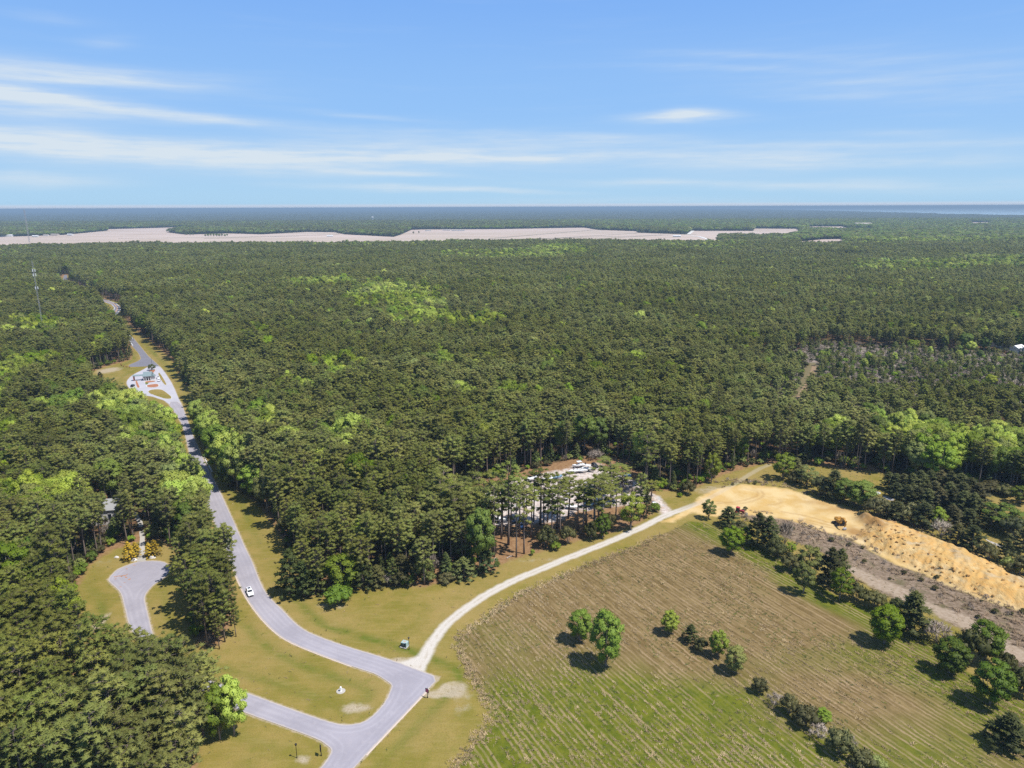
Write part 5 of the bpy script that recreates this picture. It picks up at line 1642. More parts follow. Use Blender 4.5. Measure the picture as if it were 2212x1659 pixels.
# edge of the corner wood
for (b_, tp, w, key, lab, cat) in [
        (Z5(450, 852), Z5(0, 765)[1], 62, 'sh:mid', 'round green bush standing alone on the lawn in front of the wood', 'shrub'),
        (Z5(285, 815), Z5(0, 640)[1], 52, 'co:young', 'pointed young pine at the corner of the wood beside the road', 'pine tree'),
        (Z5(225, 806), Z5(0, 590)[1], 66, 'co:young', 'tall young pine at the corner of the wood nearest the white car', 'pine tree'),
        (Z5(480, 780), Z5(0, 610)[1], 74, 'sm:mid', 'fresh green tree at the wood edge behind the round lawn bush', 'tree'),
        (Z5(340, 800), Z5(0, 665)[1], 60, 'co:young', 'young pine left of the fresh green edge tree', 'pine tree'),
        (Z5(575, 772), Z5(0, 610)[1], 58, 'co:young', 'young pine right of the fresh green edge tree', 'pine tree'),
        (Z5(645, 765), Z5(0, 665)[1], 48, 'co:olive', 'short bushy pine between two young pines at the wood edge', 'pine tree'),
        (Z5(705, 755), Z5(0, 695)[1], 34, 'tw', 'pinkish grey leafless bush at the wood edge', 'bare shrub'),
        (Z5(770, 745), Z5(0, 615)[1], 62, 'co:olive', 'yellowish bushy pine at the wood edge beside the leafless bush', 'pine tree'),
        (Z5(1070, 725), Z5(0, 625)[1], 62, 'co:young', 'young pine at the wood corner nearest the sandy track', 'pine tree'),
        (Z5(1180, 700), Z5(0, 560)[1], 52, 'co:young', 'slim young pine at the end of the wood by the needle-covered ground', 'pine tree'),
        (Z5(985, 745), Z5(0, 700)[1], 40, 'sh:olive', 'low olive bush at the wood edge by the track lawn', 'shrub'),
        (Z4(636, 640), Z4(0, 548)[1], 27, 'co:gold', 'golden conifer left of the driveway at the cul-de-sac', 'conifer'),
        (Z4(668, 622), Z4(0, 550)[1], 24, 'co:gold', 'smaller golden conifer top joined behind the left golden one', 'conifer'),
        (Z4(762, 616), Z4(0, 540)[1], 27, 'co:gold', 'pointed golden conifer right of the driveway at the cul-de-sac', 'conifer'),
        (Z4(735, 622), Z4(0, 555)[1], 22, 'co:gold', 'slim golden conifer next to the driveway, right-hand side', 'conifer'),
        (Z4(1150, 1500), Z4(0, 1205)[1], 62, 'sm:lime', 'bright lime green tree at the wood corner by the side street', 'tree'),
        (Z4(1080, 1520), Z4(0, 1260)[1], 60, 'sm:green', 'bright green tree just left of the lime green corner tree', 'tree'),
        (ZL(1640, 195), ZL(0, 130)[1], 15, 'sm:mid', 'clipped round tree behind the gatehouse', 'tree'),
        (ZL(1085, 290), ZL(0, 212)[1], 15, 'co:dark', 'small dark pine alone on the lawn left of the gatehouse', 'pine tree'),
        (ZL(1003, 285), ZL(0, 238)[1], 6, 'co:dark', 'thin dark sapling left of the small pine on the gatehouse lawn', 'pine tree'),
        (ZL(1235, 440), ZL(0, 388)[1], 14, 'sh:dark', 'dark round bush at the edge of the gatehouse lawn', 'shrub'),
        (ZL(1330, 425), ZL(0, 360)[1], 20, 'sm:sage', 'pale airy tree at the bottom of the gatehouse lawn', 'tree'),
        (ZU(1068, 765), ZU(0, 655)[1], 9, 'co:dark', 'lone small pine on the lawn inside the far road bend', 'pine tree'),
        (Z4(1000, 60), Z4(0, -60)[1], 40, 'sm:green', 'bright green tree overhanging the road above the mailboxes', 'tree'),
        (Z4(1085, 210), Z4(0, 60)[1], 60, 'sm:green', 'large bright green tree beside the roadside mailboxes', 'tree'),
        (Z4(1130, 280), Z4(0, 130)[1], 50, 'sm:mid', 'darker green tree below the mailboxes by the road', 'tree'),
        (Z4(985, -20), Z4(0, -130)[1], 34, 'sm:green', 'bright green tree furthest up the road from the mailboxes', 'tree')]:
    bush(b_, tp, w, key, lab, cat)

# trees far out on the farm fields
for j, (px, py, h) in enumerate([(444, 511.5, 11), (450, 511.8, 13), (456, 511.6, 14), (462, 511.9, 15), (468, 511.7, 14), (474, 511.9, 13), (480, 511.7, 13), (486, 511.6, 12)]):
    x, y = G(px, py)
    plant('tree', BROAD[['mid', 'green'][j % 2]][j % 4], x, y, 0, 1.35, h / 13, rnd.uniform(0, 6), 'dark leafy tree in the small copse out on the pink far field', 'tree', 'copse on the far field')
for j, (px, py, h) in enumerate([(403, 508.6, 10), (411, 509, 11), (418, 508.8, 10)]):
    x, y = G(px, py)
    plant('tree', BROAD['mid'][j % 4], x, y, 0, 1.2, h / 13, rnd.uniform(0, 6), 'leafy tree in the trio left of the far field copse', 'tree', 'trio on the far field')
for j, (px, py, h, lab) in enumerate([(491, 510.5, 11, 'lone tree just right of the far field copse'), (361, 501.5, 12, 'lone tree at the point of the far field'), (905, 505, 12, 'lone tree off the wood end on the far field'), (893, 506, 13, 'tree at the wood end on the far field')]):
    x, y = G(px, py)
    plant('tree', BROAD['mid'][j % 4], x, y, 0, 1.1, h / 13, rnd.uniform(0, 6), lab, 'tree')

# ------------------------------------------------------------------ rows of dead stalks and weeds in the stubble, dry weeds on the scrub
def straw(seed, n=14, h=.55, spread=.5, green=False):
    r = np.random.default_rng(seed)
    vs_, fs_, tn, nv = [], [], [], []
    for i in range(n):
        a = r.uniform(0, 6.28)
        p = np.array([r.uniform(-1, 1) * spread * 1.8, r.uniform(-1, 1) * spread * .45, 0])
        L = h * r.uniform(.5, 1.2)
        d = np.array([math.cos(a) * .8, math.sin(a) * .8, r.uniform(.3, 1.0)])
        s_ = np.array([-math.sin(a), math.cos(a), 0]) * r.uniform(.04, .09)
        o = len(vs_)
        vs_ += [p - s_, p + s_, p + d * L]
        fs_.append((o, o + 1, o + 2))
        tn += [0, 0, r.uniform(0, .8)]
        nv += [np.array([0, 0, 1.0])] * 3
    f = np.array(fs_)
    v = np.array(vs_)
    g = np.cross(v[f[:, 1]] - v[f[:, 0]], v[f[:, 2]] - v[f[:, 0]])
    f[g[:, 2] < 0] = f[g[:, 2] < 0][:, ::-1]
    nrm = np.array(nv) + np.random.default_rng(seed + 1).normal(size=(len(v), 3)) * .35
    return (v, f, np.array(tn), nrm / np.linalg.norm(nrm, axis=1)[:, None]), trunk_arrays(np.random.default_rng(1), .05, .01)


straw_m = leaf_mat("dead_stalks", (.30, .22, .115), (.38, .285, .155), (.44, .34, .20), rough=.8, trans=.1, hue=.01)
weed_m = leaf_mat("field_weeds", (.085, .115, .016), (.13, .15, .025), (.18, .20, .04), trans=.25)
brown_m = leaf_mat("dry_brown_weeds", (.22, .155, .095), (.31, .225, .15), (.38, .30, .21), rough=.9, trans=.1, hue=.01)
so = [proto_obj('stalk_shape', pair('s', straw(300 + i), straw_m, bark_m)) for i in range(3)] + [proto_obj('weed_shape', pair('s', straw(310 + i, n=12, h=.32, spread=.38), weed_m, bark_m)) for i in range(2)]
da, db = np.array([math.cos(R(-61)), math.sin(R(-61))]), np.array([math.sin(R(61)), math.cos(R(61))])
px_, py_, pi_, pr_, ps_ = [], [], [], [], []
for rowk in range(-60, 300):
    s0 = (rowk + .5) * 1.35
    q = np.arange(-420, 120, .85)
    q = q + rng.uniform(-.35, .35, len(q))
    off = s0 + rng.normal(0, .13, len(q)) + .45 * vnoise(q, q * 0 + rowk * 13.7, 14, 71)
    x, y = da[0] * q + db[0] * off, da[1] * q + db[1] * off
    k = sdist(x, y, POLY['field']) > .6
    k &= (rng.random(len(q)) < .26 + .42 * vnoise(x, y, 17, 72) + .25 * vnoise(x * 0 + rowk * 5.1, q, 11, 73))
    k &= np.abs(proj(x, y, 0)[0] - 1106) < 1400
    n_ = int(k.sum())
    px_.append(x[k])
    py_.append(y[k])
    pi_.append(rng.integers(0, 3, n_))
    pr_.append(np.full(n_, R(-61)) + rng.normal(0, .25, n_))
    ps_.append(rng.uniform(.55, 1.15, n_))
wx, wy = hexgrid(-40, 330, 100, 300, 1.25, 320)
k = (sdist(wx, wy, POLY['field']) > .4) & (rng.random(wx.shape) < .30 + .5 * vnoise(wx, wy, 11, 74)) & (np.abs(proj(wx, wy, 0)[0] - 1106) < 1400)
wx, wy = wx[k], wy[k]
px_.append(wx)
py_.append(wy)
pi_.append(np.where(rng.random(len(wx)) < .75, rng.integers(3, 5, len(wx)), rng.integers(0, 3, len(wx))))
pr_.append(rng.uniform(0, 6.28, len(wx)))
ps_.append(rng.uniform(.6, 1.4, len(wx)))
# rank straw along the border of the field
bd = smooth_poly(POLY['field'], 1)
for i in range(len(bd)):
    a_, b_ = bd[i], bd[(i + 1) % len(bd)]
    L = np.hypot(*(b_ - a_))
    if a_[1] > 275 or max(a_[0], b_[0]) > 60 or L > 60:
        continue
    n_ = int(L * 5)
    u_ = rng.random(n_)[:, None]
    q = a_ + (b_ - a_) * u_ + rng.normal(0, .9, (n_, 2))
    px_.append(q[:, 0])
    py_.append(q[:, 1])
    pi_.append(rng.integers(0, 4, n_))
    pr_.append(rng.uniform(0, 6.28, n_))
    ps_.append(rng.uniform(.8, 1.7, n_))
px_, py_, pi_, pr_, ps_ = map(np.concatenate, (px_, py_, pi_, pr_, ps_))
mass('crop_stubble', px_, py_, .01, ps_, ps_ * .9, pr_, pi_, so, 'rows of dead straw and green weeds covering the field')
dx_, dy_ = hexgrid(20, 330, 120, 330, 1.5, 330)
sd_ = sdist(dx_, dy_, POLY['scrub'])
k = (sd_ > -2.5) & (rng.random(dx_.shape) < .30 + .5 * vnoise(dx_, dy_, 9, 75)) & (sdist(dx_, dy_, GP([Z7(860, 690), Z7(960, 740), Z7(1090, 790), Z7(1230, 870), Z7(1400, 930), Z7(1600, 1060), Z7(1760, 1140)]), False) > 3.2)
k |= (sdist(dx_, dy_, POLY['sand']) < -.5) & (sdist(dx_, dy_, POLY['sand']) > -7) & (dy_ > 190) & (dx_ > 90) & (sdist(dx_, dy_, POLY['lawn']) > 0) & (rng.random(dx_.shape) < .45)
dx_, dy_ = dx_[k], dy_[k]
n_ = len(dx_)
do = [proto_obj('weed_shape', pair('s', straw(340 + i, n=26, h=.9, spread=.55), brown_m, bark_m)) for i in range(3)] + [proto_obj('weed_shape', SH['olive'][0]), proto_obj('weed_shape', TW[1])]
di = np.where(rng.random(n_) < .86, rng.integers(0, 3, n_), rng.integers(3, 5, n_))
ds = rng.uniform(.6, 1.5, n_) * np.where(di > 2, .42, 1)
mass('dry_weeds', dx_, dy_, .01, ds, ds, rng.uniform(0, 6.28, n_), di, do, 'brown dry weeds on the scrub strip beside the sand pit')
# clods and dark roots on the spoil heap
hx_, hy_ = hexgrid(110, 300, 150, 275, 1.6, 370)
k = (sdist(hx_, hy_, POLY['heap']) > .8) & (rng.random(hx_.shape) < .20 + .3 * vnoise(hx_, hy_, 12, 76))
hx_, hy_ = hx_[k], hy_[k]
n_ = len(hx_)
hz_ = np.array([ground_z(a, b_) for a, b_ in zip(hx_, hy_)])
clod_m = leaf_mat("earth_clods", (.30, .17, .06), (.42, .25, .10), (.22, .14, .08), rough=.95, trans=.02, hue=.01)


def clod(seed):
    r = np.random.default_rng(seed)
    parts = []
    for i in range(3):
        c = np.array([r.uniform(-.35, .35), r.uniform(-.35, .35), .08])
        parts.append(leafball(r, c, r.uniform(.16, .32), 10, .08))
    return gather(parts), trunk_arrays(r, .05, .01)


co_ = [proto_obj('clod_shape', pair('c', clod(380 + i), clod_m, bark_m)) for i in range(3)] + [so_ for so_ in do[:3]]
ci = np.where(rng.random(n_) < .8, rng.integers(0, 3, n_), rng.integers(3, 6, n_))
cs = rng.uniform(.5, 1.6, n_) * np.where(ci > 2, .6, 1)
mass('earth_clods', hx_, hy_, hz_, cs, cs, rng.uniform(0, 6.28, n_), ci, co_, 'clods and roots scattered over the orange spoil heap')
# low grass tufts that break up the mown lawn edges and the track verge
gx, gy = hexgrid(-160, 330, 100, 330, 2.2, 350)
gd, gr = sdist(gx, gy, POLY['lawn']), np.maximum(sdist(gx, gy, POLY['road']), sdist(gx, gy, POLY['cul']))
k = (gd > 0) & (gr < -.3) & (sdist(gx, gy, POLY['field']) < .5) & (sdist(gx, gy, POLY['sand']) < -.5) & (sdist(gx, gy, TRACKL, False) > 2.4) & (rng.random(gx.shape) < np.where(gr > -1.2, .8, np.where(gx > 95, .75, .12)))
gx, gy = gx[k], gy[k]
n_ = len(gx)
to = [proto_obj('tuft_shape', pair('s', straw(360 + i, n=14, h=.16, spread=.35), [weed_m, straw_m][i % 2], bark_m)) for i in range(4)]
mass('grass_tufts', gx, gy, .01, rng.uniform(.6, 1.3, n_), rng.uniform(.6, 1.6, n_), rng.uniform(0, 6.28, n_), rng.integers(0, 4, n_), to, 'small tufts of grass on the mown verges')
# ------------------------------------------------------------------ vehicles
paint = {k: simple(k + '_paint', c, rough=.25, spec=.5, vary=.03) for k, c in dict(white=(.80, .80, .81), dark=(.03, .032, .04), blue=(.09, .20, .42), red=(.45, .045, .04), yellow=(.46, .235, .035), grey=(.30, .31, .33)).items()}
glass_m = simple('car_glass', (.015, .02, .028), rough=.08, spec=.6, vary=.02)
tyre_m = simple('tyre_rubber', (.018, .018, .02), rough=.9, spec=.1)
rim_m = simple('alloy_rim', (.45, .45, .47), rough=.35, spec=.5)
trim_m = simple('black_trim', (.025, .025, .03), rough=.6)
lamp_m = simple('lamp_lens', (.78, .80, .82), rough=.15, spec=.6)
redl_m = simple('tail_lens', (.35, .02, .02), rough=.2, spec=.5)
steel_m = simple('grey_steel', (.28, .28, .29), rough=.5, spec=.4)
ruststeel_m = simple('worn_steel', (.16, .13, .11), rough=.7, spec=.3)


def oct_sec(x, hw, z0, z1, r=.12):
    return [(x, -hw, z0 + r), (x, -hw + r, z0), (x, hw - r, z0), (x, hw, z0 + r), (x, hw, z1 - r), (x, hw - r, z1), (x, -hw + r, z1), (x, -hw, z1 - r)]


def car(name, label, colour, loc, head, cat='car', sunroof=False, pickup=False, L=4.6, W=1.85, Hh=1.62):
    e = thing(name, label, cat, loc, head)
    h = L / 2
    hw = W / 2
    body = MB().loft([oct_sec(-h, hw * .86, .42, .88), oct_sec(-h + .12, hw * .97, .30, 1.0), oct_sec(-h * .55, hw, .26, 1.04), oct_sec(.1, hw, .26, 1.03), oct_sec(h * .38, hw, .26, 1.0), oct_sec(h * .82, hw * .97, .28, .90), oct_sec(h - .06, hw * .9, .34, .78), oct_sec(h, hw * .78, .42, .68)])
    x0, x1, x2, x3 = (-h * .18 if pickup else -h * .93, -h * .10 if pickup else -h * .80, h * .10, h * .40)
    zb, zt = .98, Hh
    w1, w2 = hw * .93, hw * .74
    body.loft([[(x0, -w1, zb), (x3, -w1, zb), (x3, w1, zb), (x0, w1, zb)], [(x1, -w2, zt - .05), (x2, -w2, zt - .05), (x2, w2, zt - .05), (x1, w2, zt - .05)], [(x1 + .12, -w2 + .1, zt), (x2 - .12, -w2 + .1, zt), (x2 - .12, w2 - .1, zt), (x1 + .12, w2 - .1, zt)]])
    if pickup:
        for s_ in (-1, 1):
            body.box((-h * .58, s_ * hw * .93, 1.0), (h * .78, .1, .28))
        body.box((-h + .08, 0, 1.0), (.08, W * .9, .28))
    body.build('body', paint[colour], e, bevel=.02)
    lerp = lambda a, b, u: tuple(a[i] + (b[i] - a[i]) * u for i in range(3))

    def pane(nm, a, b, c, d, nrm, m=.10):
        """glass a whisker proud of the cabin face a-b (bottom) d-c (top)"""
        q = []
        for (u, v) in ((m, .1), (1 - m, .1), (1 - m, .9), (m, .9)):
            q.append(tuple(np.array(lerp(lerp(a, b, u), lerp(d, c, u), v)) + np.array(nrm) * .02))
        mb = MB()
        back = [tuple(np.array(p) - np.array(nrm) * .03) for p in q]
        mb.loft([back, q])
        mb.build(nm, glass_m, e)
    Z0, Z1_ = zb, zt - .05
    pane('windscreen', (x3, w1, Z0), (x3, -w1, Z0), (x2, -w2, Z1_), (x2, w2, Z1_), (.7, 0, .7), .06)
    pane('rear_window', (x0, -w1, Z0), (x0, w1, Z0), (x1, w2, Z1_), (x1, -w2, Z1_), (-.9, 0, .4), .08)
    pane('side_window', (x0, w1, Z0), (x3, w1, Z0), (x2, w2, Z1_), (x1, w2, Z1_), (0, .95, .3), .07)
    pane('side_window', (x3, -w1, Z0), (x0, -w1, Z0), (x1, -w2, Z1_), (x2, -w2, Z1_), (0, -.95, .3), .07)
    if sunroof:
        MB().box(((x1 + x2) / 2 - .1, 0, zt - .01), (.95, W * .46, .022)).build('sunroof', glass_m, e)
    for sx in (-1, 1):
        for sy in (-1, 1):
            w = MB().tube([(sx * h * .62, sy * (hw - .2), .34), (sx * h * .62, sy * (hw + .015), .34)], .34, 14).build('wheel', tyre_m, e)
            MB().tube([(sx * h * .62, sy * (hw + .0), .34), (sx * h * .62, sy * (hw + .03), .34)], .2, 10).build('rim', rim_m, w)
    for sy in (-1, 1):
        MB().box((h - .10, sy * hw * .66, .62), (.14, .34, .12)).build('headlight', lamp_m, e)
        MB().box((-h + .04, sy * hw * .74, .72), (.10, .22, .18)).build('tail_light', redl_m, e)
        MB().box((x3 - .12, sy * (hw + .06), 1.0), (.12, .16, .14)).build('mirror', paint[colour], e)
    MB().box((h - .02, 0, .44), (.10, W * .52, .14)).build('grille', trim_m, e)
    MB().box((h - .03, 0, .27), (.16, W * .84, .12)).build('bumper', trim_m, e)
    return e


def head_px(a, b):
    A, B = np.array(G(*a)), np.array(G(*b))
    return math.atan2(*(B - A)[::-1])


def at(p, z=0.0):
    x, y = G(*p)
    return (x, y, z)


car('car', 'white crossover with a dark sunroof driving down the curving road', 'white', at((540, 1283), .08), head_px((525, 1240), (552, 1300)), sunroof=True)
car('pickup_truck', 'white pickup truck parked right of the gatehouse, upper of two white vehicles', 'white', at(ZA(1310, 790), .07), R(-62), 'pickup truck', pickup=True, L=5.6, W=1.95, Hh=1.8)
car('car', 'white car parked just below the white pickup at the gatehouse', 'white', at(ZA(1335, 860), .07), R(-70))
car('car', 'dark car in the entry lane left of the gatehouse', 'dark', at(ZA(545, 1030), .07), R(100))
car('car', 'white car parked on the drive into the boat lot', 'white', at(Z6(1736, 752), .03), R(-78), L=4.8)
car('car', 'blue car parked among the slender pines at the near side of the boat lot', 'blue', at(Z6(695, 905), .03), R(-60))
car('car', 'dark car hidden beside the blue car under the pines', 'dark', at(Z6(628, 865), .03), R(-60))
car('car', 'dark open-backed off-road car at the top of the boat lot', 'dark', at(Z6(1272, 440), .03), R(-65), 'off-road car')

# ------------------------------------------------------------------ boats laid up on the gravel
hull_w = simple('white_hull', (.78, .78, .77), rough=.3, spec=.5, vary=.04)
hull_d = simple('black_hull', (.018, .02, .026), rough=.3, spec=.5, vary=.04)
hull_b = simple('blue_hull', (.10, .22, .36), rough=.35, spec=.5)
cover_w = simple('pale_cover', (.66, .68, .69), rough=.7)
cover_b = simple('blue_cover', (.16, .27, .36), rough=.8)


def boat(label, pz, rz, hm_, cov, L=6.6, B=2.4, canopy=False):
    e = thing('boat', label, 'boat', at(pz, .0), rz, 'boats laid up on the gravel lot')
    secs = []
    for u in np.linspace(0, 1, 9):
        x = -L / 2 + L * u
        hw = B / 2 * (1 - max(0, (u - .45) / .55) ** 2.2) * (.92 if u == 0 else 1) + .02
        zt_ = 1.45 + .45 * u ** 2
        zk = .62 + .55 * max(0, (u - .55) / .45) ** 2
        secs.append([(x, -hw, zt_), (x, -hw * .82, zk + .35), (x, 0, zk), (x, hw * .82, zk + .35), (x, hw, zt_)])
    MB().loft(secs).build('hull', hm_, e, smooth=False)
    rim = [(s_[0][0], s_[0][1] * .9, s_[0][2] + .02) for s_ in secs] + [(s_[4][0], s_[4][1] * .9, s_[4][2] + .02) for s_ in secs[::-1]]
    n = len(rim)
    if cov is not None:
        MB().loft([rim, [(p[0] * .86, p[1] * .5, p[2] + .35) for p in rim]]).build('cover', cov, e)
    else:
        d = MB().loft([rim, [(p[0] * .9, p[1] * .84, p[2] + .06) for p in rim]]).build('deck', hull_w, e)
        MB().box((-.2, 0, 1.55), (1.0, .8, .75), taper=.8).build('console', hull_w, e)
        MB().box((.15, 0, 2.2), (.06, .8, .35)).build('windscreen', glass_m, e)
        MB().box((-L / 2 + 1.1, 0, 1.55), (.6, 1.5, .3)).build('seat', cover_w, e)
    if canopy:
        MB().box((-.3, 0, 3.1), (2.4, 1.9, .1), taper=.9).build('canopy', cover_w, e)
        for sx in (-1, 1):
            for sy in (-1, 1):
                MB().tube([(-.3 + sx, sy * .8, 1.5), (-.3 + sx * .95, sy * .78, 3.1)], .035, 6).build('canopy_post', rim_m, e)
    m = MB().box((-L / 2 - .2, 0, .75), (.4, .4, .9))
    m.box((-L / 2 - .25, 0, 1.6), (.6, .45, .5), taper=.8)
    m.build('outboard_motor', trim_m, e)
    tr = MB()
    for sy in (-1, 1):
        tr.box((0, sy * .55, .50), (L * .82, .1, .12))
    for x in (-L * .36, 0, L * .36):
        tr.box((x, 0, .44), (.1, 1.9, .1))
    tr.box((L * .55, 0, .46), (1.6, .1, .1))
    tro = tr.build('cradle', steel_m, e)
    for sy in (-1, 1):
        MB().tube([(-.5, sy * .95, .3), (-.5, sy * 1.12, .3)], .3, 12).build('wheel', tyre_m, tro)
    return e


boat('white boat with a pale canopy at the back of the row by the needle-covered bank', Z6(1145, 448), R(200), hull_w, None, canopy=True)
boat('white open boat in the left front of the cluster at the top of the lot', Z6(1112, 492), R(205), hull_w, None, L=6.2)
boat('white open boat with its bow beside the black boat', Z6(1165, 488), R(-10), hull_w, None, L=6.0)
boat('black-hulled boat with a white top at the right of the boat cluster', Z6(1222, 478), R(-28), hull_d, None, L=6.8, canopy=True)
boat('boat under a blue cover at the right-hand edge of the lot', Z6(1500, 525), R(160), hull_b, cover_b, L=6.0)
boat('white boat half hidden by pine crowns near the middle of the lot', Z6(780, 552), R(20), hull_w, cover_w, L=6.0)
boat('boat under a pale cover right of the middle of the lot', Z6(912, 556), R(30), hull_w, cover_w, L=5.5)
boat('white boat lying nearest the dark thicket at the front of the lot', Z6(1108, 772), R(-25), hull_w, None, L=6.2)
boat('blue-covered boat right of the nearest white boat at the lot front', Z6(1240, 750), R(-30), hull_b, cover_b, L=6.0)
boat('white boat at the left front of the lot behind slender pines', Z6(530, 868), R(-20), hull_w, None, L=6.0)
boat('boat with a blue-grey cover at the far left of the lot', Z6(975, 540), R(15), hull_b, cover_b, L=5.5)
# heaps of pale rubble on the lot
rub = simple('pale_rubble', (.47, .45, .43), vary=.3, scale=1.2)
for j, (zx, zy, r_, h_, lab) in enumerate([(1180, 600, 3.2, 1.0, 'largest heap of grey rubble in the middle of the lot'), (1060, 640, 2.4, .8, 'heap of pale rubble left of the largest heap'), (900, 690, 2.6, .7, 'low pale rubble heap behind the slender pines'), (1400, 600, 2.6, .9, 'grey rubble heap near the leafless shrub'), (690, 740, 2.4, .6, 'flat rubble heap at the left of the lot'), (1300, 690, 2.2, .7, 'small rubble heap behind the lime green tree')]):
    x, y = G(*Z6(zx, zy))
    r2 = np.random.default_rng(500 + j)
    mb = MB()
    rings = []
    for k in range(5):
        u = k / 4
        rings.append([(r_ * (1 - u) * (1 + .25 * r2.uniform(-1, 1)) * math.cos(a) + .01, r_ * .8 * (1 - u) * (1 + .25 * r2.uniform(-1, 1)) * math.sin(a), h_ * u * r2.uniform(.8, 1.1)) for a in np.arange(12) * math.pi / 6])
    mb.loft(rings)
    o = mb.build('rubble_heap', rub)
    o.location = (x, y, -.02)
    tag(o, lab, 'rubble heap', 'rubble heaps on the lot')

# ------------------------------------------------------------------ digger and tractor on the sand
def excavator(loc, rz):
    e = thing('excavator', 'yellow tracked excavator with its bucket down, working on the sand', 'excavator', loc, rz)
    for sy in (-1, 1):
        pr = [(-2.1, .15), (-1.8, 0), (1.8, 0), (2.1, .15), (2.25, .45), (2.1, .78), (1.8, .92), (-1.8, .92), (-2.1, .78), (-2.25, .45)]
        o = MB().loft([[(x, sy * 1.15 - .32, z) for x, z in pr], [(x, sy * 1.15 + .32, z) for x, z in pr]]).build('track', trim_m, e)
        for x in (-1.5, -.5, .5, 1.5):
            MB().tube([(x, sy * 1.15 - .36, .38), (x, sy * 1.15 + .36, .38)], .22, 10).build('roller', ruststeel_m, o)
    MB().box((0, 0, .7), (1.8, 1.9, .45)).build('undercarriage', ruststeel_m, e)
    MB().box((.35, 0, 1.2), (2.7, 3.2, 1.15), taper=.96).box((.2, .9, 2.35), (1.4, 1.2, .3)).build('house', paint['yellow'], e, bevel=.05)
    MB().box((.3, 1.75, 1.25), (2.6, .8, 1.2), taper=.9).build('counterweight', paint['yellow'], e, bevel=.06)
    cb = MB().box((.95, -1.0, 1.25), (1.15, 1.5, 1.75), taper=.9).build('cab', trim_m, e, bevel=.04)
    MB().box((.95, -1.0, 2.99), (1.12, 1.4, .10)).build('cab_roof', paint['yellow'], cb)
    MB().box((.95, -1.76, 1.9), (.9, .03, .9)).build('window', glass_m, cb)
    bw = .22

    def arm(pts, th):
        secs = []
        for (y, z), t_ in zip(pts, th):
            secs.append([(-.35 - bw, y, z - t_), (-.35 + bw, y, z - t_), (-.35 + bw, y, z + t_), (-.35 - bw, y, z + t_)])
        return MB().loft(secs)
    arm([(-1.2, 1.8), (-2.5, 3.6), (-4.0, 3.9), (-5.2, 3.4)], [.25, .38, .32, .2]).build('boom', paint['yellow'], e)
    arm([(-5.5, 3.9), (-5.2, 3.3), (-4.9, 2.0), (-4.7, .9)], [.14, .24, .2, .13]).build('stick', paint['yellow'], e)
    pr = [(-4.7, 1.0), (-5.1, .75), (-5.2, .3), (-4.8, .02), (-4.2, .05), (-4.25, .2), (-4.6, .3), (-4.65, .6)]
    MB().loft([[(-.95, y, z) for y, z in pr], [(.25, y, z) for y, z in pr]]).build('bucket', steel_m, e)
    MB().tube([(-.35, -1.5, 1.7), (-.35, -3.0, 3.2)], .09, 8).build('hydraulic_ram', rim_m, e)
    MB().tube([(.9, .8, 2.4), (.9, .8, 3.0)], .07, 8).build('exhaust', trim_m, e)
    return e


ex = at((1812, 1133))
excavator((ex[0], ex[1], ground_z(ex[0], ex[1])), R(4))


def tractor(loc, rz):
    e = thing('tractor', 'red tractor with a front loader beside a dark evergreen at the sand pit', 'tractor', loc, rz)
    MB().box((.9, 0, .85), (1.9, .8, .8), taper=.92).box((-.6, 0, .7), (1.3, .7, .5)).build('hood', paint['red'], e, bevel=.04)
    cb = MB().box((-.7, 0, 1.1), (1.4, 1.4, 1.35), taper=.88).build('cab', glass_m, e)
    MB().box((-.7, 0, 2.46), (1.4, 1.4, .12)).build('cab_roof', paint['red'], cb)
    for sy in (-1, 1):
        w = MB().tube([(-.8, sy * .7, .8), (-.8, sy * 1.15, .8)], .8, 18).build('rear_wheel', tyre_m, e)
        MB().tube([(-.8, sy * .8, .8), (-.8, sy * 1.18, .8)], .42, 12).build('rim', paint['red'], w)
        w = MB().tube([(1.35, sy * .65, .48), (1.35, sy * .95, .48)], .48, 14).build('front_wheel', tyre_m, e)
        MB().tube([(1.35, sy * .7, .48), (1.35, sy * .98, .48)], .25, 10).build('rim', paint['red'], w)
        MB().tube([(.2, sy * .62, 1.5), (1.4, sy * .62, 1.6), (2.6, sy * .62, .5)], .09, 8).build('loader_arm', trim_m, e)
    MB().box((2.85, 0, .15), (.5, 1.9, .6), taper=.8).build('loader_bucket', steel_m, e)
    MB().tube([(1.2, .2, 1.6), (1.2, .2, 2.2)], .05, 8).build('exhaust', trim_m, e)


tx_ = at(Z7(312, 408))
tractor((tx_[0], tx_[1], ground_z(tx_[0], tx_[1])), R(-35))

# ------------------------------------------------------------------ roadside furniture
trans_m = simple('green_grey_steel', (.33, .43, .41), rough=.5, vary=.08)
tshade_m = simple('shaded_green_door', (.045, .075, .075), rough=.5)  # shade of the cabinet's front painted into the door colour
orange_m = simple('orange_spray_mark', (.62, .22, .06))
blackm = simple('black_post_paint', (.012, .012, .014), rough=.4, spec=.4)
padm = simple('concrete_pad', (.42, .39, .35), vary=.2)
tb = at((874, 1396))
e = thing('transformer_box', 'grey-green electrical transformer box with orange marks on its lid, standing on the lawn', 'transformer', tb, R(-22))
MB().box((0, 0, -.05), (2.1, 2.0, .17)).build('concrete_pad', padm, e)
MB().box((0, .1, .12), (1.75, 1.5, 1.25)).build('cabinet', trans_m, e, bevel=.04)
MB().box((0, .1, 1.37), (1.72, 1.46, .06), taper=.94).build('lid', trans_m, e)
d = MB().box((0, -.68, .2), (1.62, .08, 1.1)).build('door', tshade_m, e)
MB().box((.1, -.735, .85), (.4, .03, .12)).build('handle', steel_m, d)
mk = MB()
